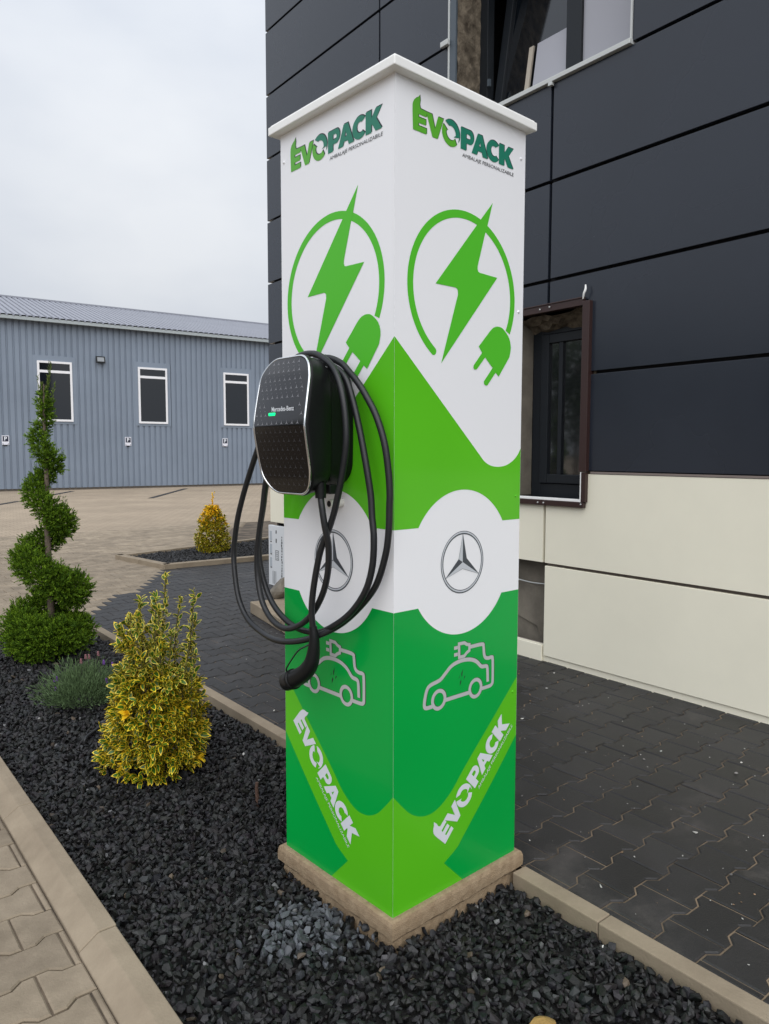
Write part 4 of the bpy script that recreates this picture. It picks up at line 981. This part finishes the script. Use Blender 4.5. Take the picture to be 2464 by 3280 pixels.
# =============================================================== FAR BED
fk = tag(empty('far_kerb'), 'tan kerb round the small far gravel bed with the golden bush', 'kerb', kind='structure')
FB = [Vector((2.57, 6.97)), Vector((2.47, 8.25)), Vector((7.2, 9.1)), Vector((7.2, 6.55))]
for (a, b, n_, wdt) in ((FB[0], FB[3], 5, .10), (FB[1], FB[0], 2, .10), (FB[2], FB[1], 5, .10)):
    d = (b-a).normalized(); s_ = Vector((-d.y, d.x)); s_ = s_ if s_.dot(Vector((4.5, 7.7))-a) > 0 else -s_
    for k in range(n_):
        p0 = a.lerp(b, k/n_)+d*.002; p1 = a.lerp(b, (k+1)/n_)-d*.002
        if b is FB[0] and k == n_-1: p1 = p1-d*.0
        e = [p0, p1, p1+s_*wdt, p0+s_*wdt]
        lo = [(v.x, v.y, 0) for v in e]; hi = [(v.x, v.y, .10) for v in e]
        MB().add(lo+hi, [(0,3,2,1),(4,5,6,7),(0,1,5,4),(1,2,6,5),(2,3,7,6),(3,0,4,7)]).build('kerb_stone', M_kerb, fk, bevel=.006)
A = RNG.uniform(2.4, 7.2, 26000); Bv = RNG.uniform(6.5, 9.2, 26000)
def inside(px, py, poly, m_):
    c = sum(poly, Vector((0, 0)))/len(poly); ok = np.ones(len(px), bool)
    for i in range(len(poly)):
        a, b = poly[i], poly[(i+1) % len(poly)]; d = (b-a).normalized(); s_ = Vector((-d.y, d.x)); s_ = s_ if s_.dot(c-a) > 0 else -s_
        ok &= ((px-a.x)*s_.x+(py-a.y)*s_.y) > m_
    return ok
k = inside(A, Bv, FB, .115); A, Bv = A[k], Bv[k]; n = len(A)
br = np.exp(RNG.normal(math.log(.0155), .5, n))
stones('gravel', A, Bv, RNG.uniform(.05, .075, n), RNG.uniform(.016, .026, n), br[:, None]*np.array([1, 1, 1.05]), 'crushed black stone gravel round the golden bush in the far bed')

# =============================================================== PLANTS
RT = Vector((math.sin(YAW), -math.cos(YAW), 0)); FRN = Vector((-math.cos(YAW), -math.sin(YAW), 0)); UP = Vector((0, 0, 1))
def blades(P, Dr, ln, wd, tint, tipt, name, m, parent, curl=.25):
    """leaf blades: base P, direction Dr, 2 segments, colour from tint to tipt"""
    n = len(P); Dr = Dr/np.linalg.norm(Dr, axis=1)[:, None]
    s_ = np.cross(Dr, RNG.normal(size=(n, 3))); s_ /= np.linalg.norm(s_, axis=1)[:, None]; nn_ = np.cross(s_, Dr)
    l_, w_ = ln[:, None], wd[:, None]
    m1 = P+Dr*l_*.5+nn_*l_*curl*.25; tp_ = P+Dr*l_+nn_*l_*curl*RNG.uniform(-1, 1, (n, 1))
    V = np.stack([P-s_*w_*.25, P+s_*w_*.25, m1+s_*w_*.5, m1-s_*w_*.5, tp_], 1).reshape(-1, 3)
    b = 5*np.arange(n)[:, None]
    F = np.concatenate([b+np.array([[0, 1, 2]]), b+np.array([[0, 2, 3]]), b+np.array([[3, 2, 4]])])
    T = np.stack([tint, tint, (tint+tipt)/2, (tint+tipt)/2, tipt], 1).reshape(-1, 3)
    return np_mesh(name, V, F, m, parent, tint=T)

# ---- spiral conifer
tb = onz(113, 1420, 0.0)
th = tag(empty('spiral_topiary', (tb.x, tb.y, 0)), 'green conifer clipped into a tall spiral round a bare trunk', 'topiary')
KEY = np.array([  # turn angle (deg, 0 right, 90 front, 180 left), height, spiral radius, tube radius
    (-640, .13, .17, .120), (-540, .16, .19, .135), (-450, .17, .18, .135), (-360, .18, .16, .12), (-270, .20, .19, .13), (-180, .29, .20, .115), (-90, .40, .15, .105), (0, .505, .165, .120), (90, .62, .13, .125), (180, .765, .145, .100), (270, .88, .09, .085), (360, .985, .100, .098), (450, 1.11, .07, .080), (540, 1.235, .085, .068), (630, 1.34, .05, .055), (720, 1.40, .055, .062), (810, 1.49, .035, .065), (900, 1.60, .045, .055), (990, 1.70, .02, .050), (1060, 1.80, .008, .042), (1100, 1.88, .005, .03)])
nS = 14500; NB = 9                                          # sprays, leaflets in each
Lw = np.interp(np.linspace(0, 1, 800), np.linspace(0, 1, len(KEY)), np.arange(len(KEY)))
ang_ = np.interp(Lw, np.arange(len(KEY)), KEY[:, 0]); zz_ = np.interp(Lw, np.arange(len(KEY)), KEY[:, 1]); rs_ = np.interp(Lw, np.arange(len(KEY)), KEY[:, 2]); rt_ = np.interp(Lw, np.arange(len(KEY)), KEY[:, 3])
a_ = np.radians(ang_); CX3 = np.outer(np.cos(a_)*rs_, np.array(RT))+np.outer(np.sin(a_)*rs_, np.array(FRN)); CX3[:, 2] += zz_
seg = np.r_[0, np.linalg.norm(np.diff(CX3, axis=0), axis=1)]+1e-4; pr_ = seg*rt_**1.3; pr_ /= pr_.sum()
ix = RNG.choice(800, nS, p=pr_)
d3 = RNG.normal(size=(nS, 3)); d3 /= np.linalg.norm(d3, axis=1)[:, None]
lump = 1+.12*np.sin(7*ang_[ix]/57+5*d3[:, 0])+.10*np.sin(13*d3[:, 1]+9*d3[:, 2])
P0 = CX3[ix]+d3*(0.98*rt_[ix]*lump*RNG.uniform(.30, .95, nS)**.5)[:, None]; P0[:, 2] = np.maximum(P0[:, 2], .02)
ax_ = d3*.85+np.array([0, 0, .45])+RNG.normal(size=(nS, 3))*.30; ax_ /= np.linalg.norm(ax_, axis=1)[:, None]
sd_ = np.cross(ax_, RNG.normal(size=(nS, 3))); sd_ /= np.linalg.norm(sd_, axis=1)[:, None]
SL = RNG.uniform(.028, .052, nS)*np.where(RNG.random(nS) < .05, 1.5, 1)
tt = np.tile(np.linspace(0, 1, NB), nS); sg_ = np.tile(np.where(np.arange(NB) % 2, 1., -1.), nS); sg_[NB-1::NB] = 0
P = np.repeat(P0, NB, 0)+np.repeat(ax_*SL[:, None], NB, 0)*tt[:, None]*.8
out_ = np.repeat(ax_, NB, 0)+np.repeat(sd_, NB, 0)*(sg_*.75)[:, None]+RNG.normal(size=(nS*NB, 3))*.15
f_ = np.repeat(RNG.random((nS, 1)), NB, 0); base = np.array([.052, .118, .009]); light = np.array([.25, .38, .022]); n = nS*NB
tn = base*(.5+.9*f_); tipn = (base*(1-f_)+light*f_)*RNG.uniform(.8, 1.3, (n, 1))*(.6+.6*tt[:, None])
fo = blades(P, out_, np.repeat(SL, NB)*(.42-.16*tt), RNG.uniform(.0050, .0095, n), tn, tipn, 'foliage', M_thuja, th)
tag(fo, kind='stuff')
# loose leader shoots at the tip
Pp, Dp = [], []
for bx, bz, tx, tz in ((-.02, 1.80, -.035, 2.00), (.02, 1.82, .055, 2.06), (.045, 1.80, .085, 1.95), (-.01, 1.85, -.005, 1.95), (.03, 1.9, .06, 2.10)):
    for k in range(52):
        t = random.random(); c = RT*(bx+(tx-bx)*t)+UP*(bz+(tz-bz)*t); Pp.append(c+RT*random.gauss(0, .004)+FRN*random.gauss(0, .004)); Dp.append(UP*1.1+RT*random.gauss(0, .45)+FRN*random.gauss(0, .45))
Pp, Dp = np.array(Pp), np.array(Dp); k = len(Pp)
tag(blades(Pp, Dp, RNG.uniform(.016, .034, k), RNG.uniform(.004, .008, k), np.tile([.07, .13, .02], (k, 1))*RNG.uniform(.7, 1.2, (k, 1)), np.tile([.17, .20, .05], (k, 1)), 'leader_shoots', M_thuja, th), kind='stuff')
mb = MB(); mb.tube([(0, 0, -.03), (.004, .003, .4), (-.004, .0, .9), (.003, -.003, 1.3), (0, 0, 1.7), (.006, 0, 1.95)], [.026, .023, .020, .016, .010, .004], 10)
mb.build('trunk', M_bark, th)

# ---- variegated bushes
def leaf_geo(ln, wd, fold, bend, inner):
    def pt(t, s_):
        w_ = wd*math.sin(math.pi*min(1, t**.8))**.75; return (s_*w_/2, t*ln, fold*abs(s_)*w_*.5-bend*ln*t*t)
    ts = [.0, .25, .55, .8, 1.0]; ti = [.10, .32, .56, .74]
    O = [pt(0, 0)]+[pt(t, 1) for t in ts[1:-1]]+[pt(1, 0)]+[pt(t, -1) for t in reversed(ts[1:-1])]
    I = [pt(.12, 0)]+[pt(t*.9+.03, inner) for t in ts[1:-1]]+[pt(.86, 0)]+[pt(t*.9+.03, -inner) for t in reversed(ts[1:-1])]
    n = len(O); vs = O+I; fs = [(i, (i+1) % n, n+(i+1) % n, n+i) for i in range(n)]; mi = [1]*n
    fs += [(n, n+1, n+7), (n+1, n+2, n+6, n+7), (n+2, n+3, n+5, n+6), (n+3, n+4, n+5)]; mi += [0]*4
    return vs, fs, mi
VAR = [leaf_geo(.052, .0235, .35, .30, .74), leaf_geo(.046, .021, .5, .42, .66), leaf_geo(.044, .023, .25, .15, .78), leaf_geo(.034, .016, .6, .1, .58)]
def bush(name, label, loc, spots, n_single, group=None):
    """spots: list of (position, direction, scale, palette) for single leaves"""
    root = tag(empty(name, loc), label, 'bush', group)
    PAL = [(M_ygreen, M_yellow), (M_ygreen, M_ypale), (M_gold, M_gold)]
    MES = {}
    order = sorted(range(len(spots)), key=lambda i: (Vector(spots[i][0])+Vector(loc)-CV).length)
    single = set(order[:n_single]); mbs = {0: MB(), 1: MB(), 2: MB()}
    for i, (p, d, sc, pal) in enumerate(spots):
        vi = random.randrange(4); y = Vector(d).normalized(); xax = y.cross(UP+Vector((random.gauss(0, .5), random.gauss(0, .5), random.gauss(0, .4)))).normalized(); zax = xax.cross(y)
        Mx = Matrix(((xax.x*sc, y.x*sc, zax.x*sc, p[0]), (xax.y*sc, y.y*sc, zax.y*sc, p[1]), (xax.z*sc, y.z*sc, zax.z*sc, p[2]), (0, 0, 0, 1)))
        vs, fs, mi = VAR[vi]
        if i in single:
            key = (vi, pal)
            if key not in MES:
                me = bpy.data.meshes.new('leaf'); me.from_pydata(vs, [], fs)
                for m in PAL[pal]: me.materials.append(m)
                me.polygons.foreach_set('material_index', mi); me.polygons.foreach_set('use_smooth', [True]*len(fs)); me.update(); MES[key] = me
            o = bpy.data.objects.new('leaf', MES[key]); COL.objects.link(o); o.parent = root; o.matrix_local = Mx
        else:
            mb = mbs[pal]; o_ = len(mb.v); mb.v.extend([tuple(Mx @ Vector(v)) for v in vs]); mb.f.extend([tuple(q+o_ for q in f) for f in fs]); mb.m.extend(mi); mb.sm.extend([True]*len(fs))
    allm = MB(); mats_ = []
    for pal in (0, 1, 2):
        if mbs[pal].v:
            o_ = len(allm.v); b_ = len(mats_); allm.v += mbs[pal].v; allm.f += [tuple(q+o_ for q in f) for f in mbs[pal].f]; allm.m += [m_+b_ for m_ in mbs[pal].m]; allm.sm += mbs[pal].sm; mats_ += list(PAL[pal])
    if allm.v: tag(allm.build('foliage', mats_, root), kind='stuff')
    return root
def rosette(spots, p, axis, nl, sc, pal, spread=.75):
    axis = Vector(axis).normalized(); u = axis.orthogonal().normalized(); w_ = axis.cross(u); a0 = random.uniform(0, 6.28)
    for k in range(nl):
        a = a0+2.4*k; t = k/nl; sp = spread*(1.25-t*.9)
        d = axis*(.55+.7*t)+(u*math.cos(a)+w_*math.sin(a))*sp+Vector((random.gauss(0, .12), random.gauss(0, .12), random.gauss(0, .12)))
        spots.append((tuple(Vector(p)-axis*(.016*(1-t))*sc*2), d, sc*random.uniform(.75, 1.15), pal if random.random() > .04 else 0))
eb_ = onz(337, 1662, 0.0)
spots = []; stems = MB()
def prof(z): return float(np.interp(z, [0, .05, .18, .30, .42, .52, .62, .70, .78], [.19, .240, .250, .225, .190, .160, .130, .100, .05]))
cnt = 0
while cnt < 580:                                            # dense lower mound
    z = random.uniform(.02, .76); a = random.uniform(0, 6.283); r_ = prof(z)*random.uniform(.78, 1.04)*(1+.09*math.sin(3*a+9*z)+.05*math.sin(7*a))
    if random.random() > (r_+.05)/.28: continue
    rs = RT.x*math.cos(a)+RT.y*math.sin(a)
    if z > .48 and rs > .45 and random.random() < .7: continue
    if z > .48 and (math.sin(5*a+21*z) > .55 or random.random() < .15): continue
    if z > .70: continue
    sh = RT*(-.045*max(0, z-.4)/.3)
    p = (r_*math.cos(a)+sh.x, r_*math.sin(a)+sh.y, z); ax = Vector((math.cos(a), math.sin(a), .35+1.0*z))
    pal = 0 if z < .42 or random.random() < .4 else 1
    if random.random() < .012: pal = 2
    rosette(spots, p, ax, random.randint(6, 9), random.uniform(.7, 1.12), pal); cnt += 1
for _ in range(260):                                        # inner leaves so the mound is not hollow
    z = random.uniform(.04, .5); a = random.uniform(0, 6.283); r_ = prof(z)*random.uniform(.3, .78)
    rosette(spots, (r_*math.cos(a), r_*math.sin(a), z), (math.cos(a), math.sin(a), .6), 6, 1.0, 0)
# upright shoots: (right offset, front offset, base z, top right offset, top z)
for x0, f0, z0, x1, z1 in ((.05, .0, .5, .075, .915), (.02, .03, .48, .03, .70), (-.06, .05, .46, -.09, .735), (-.10, .02, .46, -.115, .72), (.10, -.02, .48, .135, .80), (.15, .02, .40, .215, .83), (.14, .0, .34, .19, .62), (.0, -.05, .5, -.015, .76), (-.02, .06, .48, -.035, .68), (.09, .05, .48, .11, .66), (.20, .05, .38, .225, .56), (-.12, -.04, .42, -.15, .60), (.06, .07, .5, .06, .78), (-.05, .0, .5, -.06, .80), (-.09, .06, .45, -.125, .66), (-.03, .08, .5, -.045, .74), (.02, .08, .52, .045, .83), (-.07, -.05, .48, -.08, .70), (.18, -.03, .40, .20, .70)):
    b = RT*x0+FRN*f0+UP*z0*.55; t_ = RT*x1+FRN*f0*1.1+UP*z1; b2 = RT*x0+FRN*f0+UP*z0
    pts = catmull([b, b2, b2.lerp(t_, .5)+RT*random.gauss(0, .008), t_], 5); stems.tube(pts, .0032, 6)
    n_ = int((t_-b2).length/.042)+1
    for k in range(n_+1):
        p = b2.lerp(t_, k/n_); rosette(spots, p, UP+RT*random.gauss(0, .25)+FRN*random.gauss(0, .25), 5 if k < n_ else 8, random.uniform(.72, 1.0), 2 if (x0 < -.09 and k == 0) else 1, .85)
eu = bush('variegated_bush', 'yellow edged variegated evergreen bush with upright shoots in the black gravel', (eb_.x, eb_.y, 0), spots, 298); eu.scale = (.92, .92, 1.0)
stems.tube([(0, 0, -.02), (.01, 0, .15), (.0, .01, .35), (.02, 0, .55)], [.014, .011, .008, .005], 8)
stems.build('stems', mat('green brown twig', (.10, .09, .035), .8), eu)
# far golden bush
fbp = Vector((3.62, 7.95, .06))+RT*.13; spots = []
for k in range(900):
    z = random.uniform(.02, .66); a = random.uniform(0, 6.283); r_ = float(np.interp(z, [0, .12, .3, .5, .68], [.19, .25, .24, .17, .07]))*random.uniform(.35, 1.03)
    ypal = 2 if random.random() < np.interp(z, [.05, .35, .62], [.0, .06, .75]) else 0
    rosette(spots, (r_*math.cos(a), r_*math.sin(a), z), (math.cos(a), math.sin(a), .4+z), 7, random.uniform(.7, 1.0), ypal)
for k in range(10): rosette(spots, (RT*random.gauss(.01, .012)+UP*(.62+.026*k)), UP, 7, .85*(1-.04*k), 2, .7)
rosette(spots, RT*.17+UP*.47, UP+RT*.5, 8, 1.0, 0); rosette(spots, RT*.18+UP*.50, UP+RT*.3, 8, 1.0, 0); rosette(spots, RT*(-.13)+UP*.52, UP-RT*.3, 8, .9, 2)
fb = bush('golden_bush', 'small golden topped evergreen bush in the far black gravel bed', tuple(fbp), spots, 0)
MB().tube([(0, 0, -.02), (0, .01, .3), (.01, 0, .5)], [.012, .009, .005], 8).build('stem', M_bark, fb)
# ---- lavender
lp = onz(182, 1520, 0.0)
lv = tag(empty('lavender', (lp.x, lp.y, 0)), 'grey green lavender clump with a few purple flower heads', 'lavender'); lv.scale = (.86, .86, .92)
nL = 4600; a = RNG.uniform(0, 6.283, nL); e = RNG.uniform(0, 1, nL)**.7
stemdir = np.c_[np.cos(a)*e*.95, np.sin(a)*e*.95, 1.0-e*.70]; stemdir /= np.linalg.norm(stemdir, axis=1)[:, None]
t = RNG.uniform(.25, 1, nL); hgt = RNG.uniform(.20, .30, nL)
P = stemdir*(t*hgt)[:, None]+RNG.normal(size=(nL, 3))*.006+np.c_[np.cos(a), np.sin(a), 0*a]*(.03+.05*e)[:, None]; P[:, 2] = np.maximum(P[:, 2], .01)
Dd_ = stemdir+RNG.normal(size=(nL, 3))*.33+np.array([0, 0, .25])
tn = np.array([.105, .160, .072])*RNG.uniform(.55, 1.3, (nL, 1))
tag(blades(P, Dd_, RNG.uniform(.025, .05, nL), RNG.uniform(.0035, .0075, nL), tn, tn*1.45, 'foliage', M_lav, lv), kind='stuff')
for k, (x, f0, z, c) in enumerate(((-.16, .05, .16, 0), (-.19, .02, .13, 0), (-.145, .1, .11, 0), (.15, .02, .26, 0), (.175, .05, .15, 0), (.20, .0, .24, 0), (.02, .0, .29, 1), (.0, .03, .27, 1), (.035, -.02, .285, 1), (.09, -.04, .30, 1))):
    q = RT*x+FRN*f0+UP*z; b = RT*x*.5+UP*.05
    fl_ = MB().tube(catmull([b, b.lerp(q, .6)+UP*.02, q], 4), .0014, 5).build('flower_stem', mat('lavender stalk', (.09, .11, .06), .8), lv)
    mb = MB()
    for j in range(16):
        an = j*2.4; zz = .03*j/16; r_ = .006*(1-.4*j/16); c0 = q+Vector((math.cos(an)*r_, math.sin(an)*r_, zz)); s_ = .0042
        mb.add([c0+Vector(v)*s_ for v in ((1, 0, 0), (-1, 0, 0), (0, 1, 0), (0, -1, 0), (0, 0, 1.4), (0, 0, -1))], [(0, 2, 4), (2, 1, 4), (1, 3, 4), (3, 0, 4), (2, 0, 5), (1, 2, 5), (3, 1, 5), (0, 3, 5)])
    mb.build('flower_head', mat('purple flower', (.16, .06, .30), .7) if c == 0 else mat('faded pink flower', (.28, .13, .14), .8), lv)

# =============================================================== SMALL THINGS
q = onz(556, 1738, 0.0)
sk = MB().tube([(0, 0, -.02), (.001, 0, .03), (-.002, .001, .07), (.0, 0, .095)], [.0085, .008, .0075, .0068], 8).build('wooden_stake', M_timber); sk.location = (q.x, q.y, .0)
tag(sk, 'short brown wooden stake standing in the black gravel near the pillar', 'stake')
a = onz(184, 1600, .02); b = onz(232, 1560, .03)
ho = MB().tube(catmull([(a.x, a.y, .0), (a.x, a.y, .025), tuple(a.lerp(b, .25)+UP*.012), tuple(b), tuple(b+(b-a)*.8-UP*.02)], 5), .0085, 8).build('drip_hose', M_rubber)
tag(ho, 'short black drip hose sticking out of the gravel beside the variegated bush', 'hose')
# litter of chips on the dark paving
n = 420; A = RNG.uniform(.66, 2.5, n); Bv = np.where(RNG.random(n) < .75, RNG.uniform(-1.1, 2.6, n), RNG.uniform(2.6, 6, n))
k = is_dark(EA.x*A+EB.x*Bv, EA.y*A+EB.y*Bv); A, Bv = A[k], Bv[k]; n = len(A)
wgt = RNG.random(n); tint = np.where((wgt < .45)[:, None], np.array([.55, .54, .50]), np.where((wgt < .8)[:, None], np.array([.26, .17, .10]), np.array([.20, .19, .18])))*RNG.uniform(.6, 1.2, (n, 1))
rad = np.where(RNG.random(n) < .12, RNG.uniform(.006, .011, n), RNG.uniform(.0018, .0045, n))
st_ = stones('debris', EA.x*A+EB.x*Bv, EA.y*A+EB.y*Bv, PZ+rad*.35, rad, np.clip(tint, 0, 1), 'scattered pale chips and sand crumbs on the charcoal paving', M_chip, .12)
st_['category'] = 'debris'

# =============================================================== TREES ACROSS THE YARD, seen mirrored in the ground floor window
for k, (x, y, h, cr_) in enumerate(((-13, 12, 5.2, 2.0), (-14.5, 16.5, 6.0, 2.3), (-12.5, 7.0, 4.6, 1.9), (-15, 22, 6.2, 2.5), (-13, 1.5, 5.0, 2.0))):
    tr = tag(empty('leafy_tree', (x, y, 0)), 'leafy green tree mirrored in the dark glass of the office window', 'tree', 'trees across the yard')
    n = 3200; d3 = RNG.normal(size=(n, 3)); d3 /= np.linalg.norm(d3, axis=1)[:, None]
    r_ = RNG.uniform(.25, 1, n)**.5*cr_*(1+.22*np.sin(4*d3[:, 0]+k)+.2*np.sin(5*d3[:, 2]+3*d3[:, 1]))
    P = d3*r_[:, None]*np.array([1, 1, .95])+np.array([0, 0, h-cr_*.9]); P[:, 2] = np.maximum(P[:, 2], .5)
    tn = np.array([.035, .070, .018])*RNG.uniform(.6, 1.5, (n, 1))
    tag(blades(P, RNG.normal(size=(n, 3)), RNG.uniform(.15, .30, n), RNG.uniform(.09, .16, n), tn, tn*1.2, 'crown', M_thuja, tr), kind='stuff')
    mb = MB().tube([(0, 0, -.06), (.05, 0, h*.4), (0, .05, h*.8)], [.14, .10, .04], 8)
    for a in range(5): mb.tube([(0, 0, h*(.3+.08*a)), (math.cos(a*2.2)*cr_*.6, math.sin(a*2.2)*cr_*.6, h*(.55+.07*a))], [.05, .015], 6)
    mb.build('trunk', M_bark, tr)
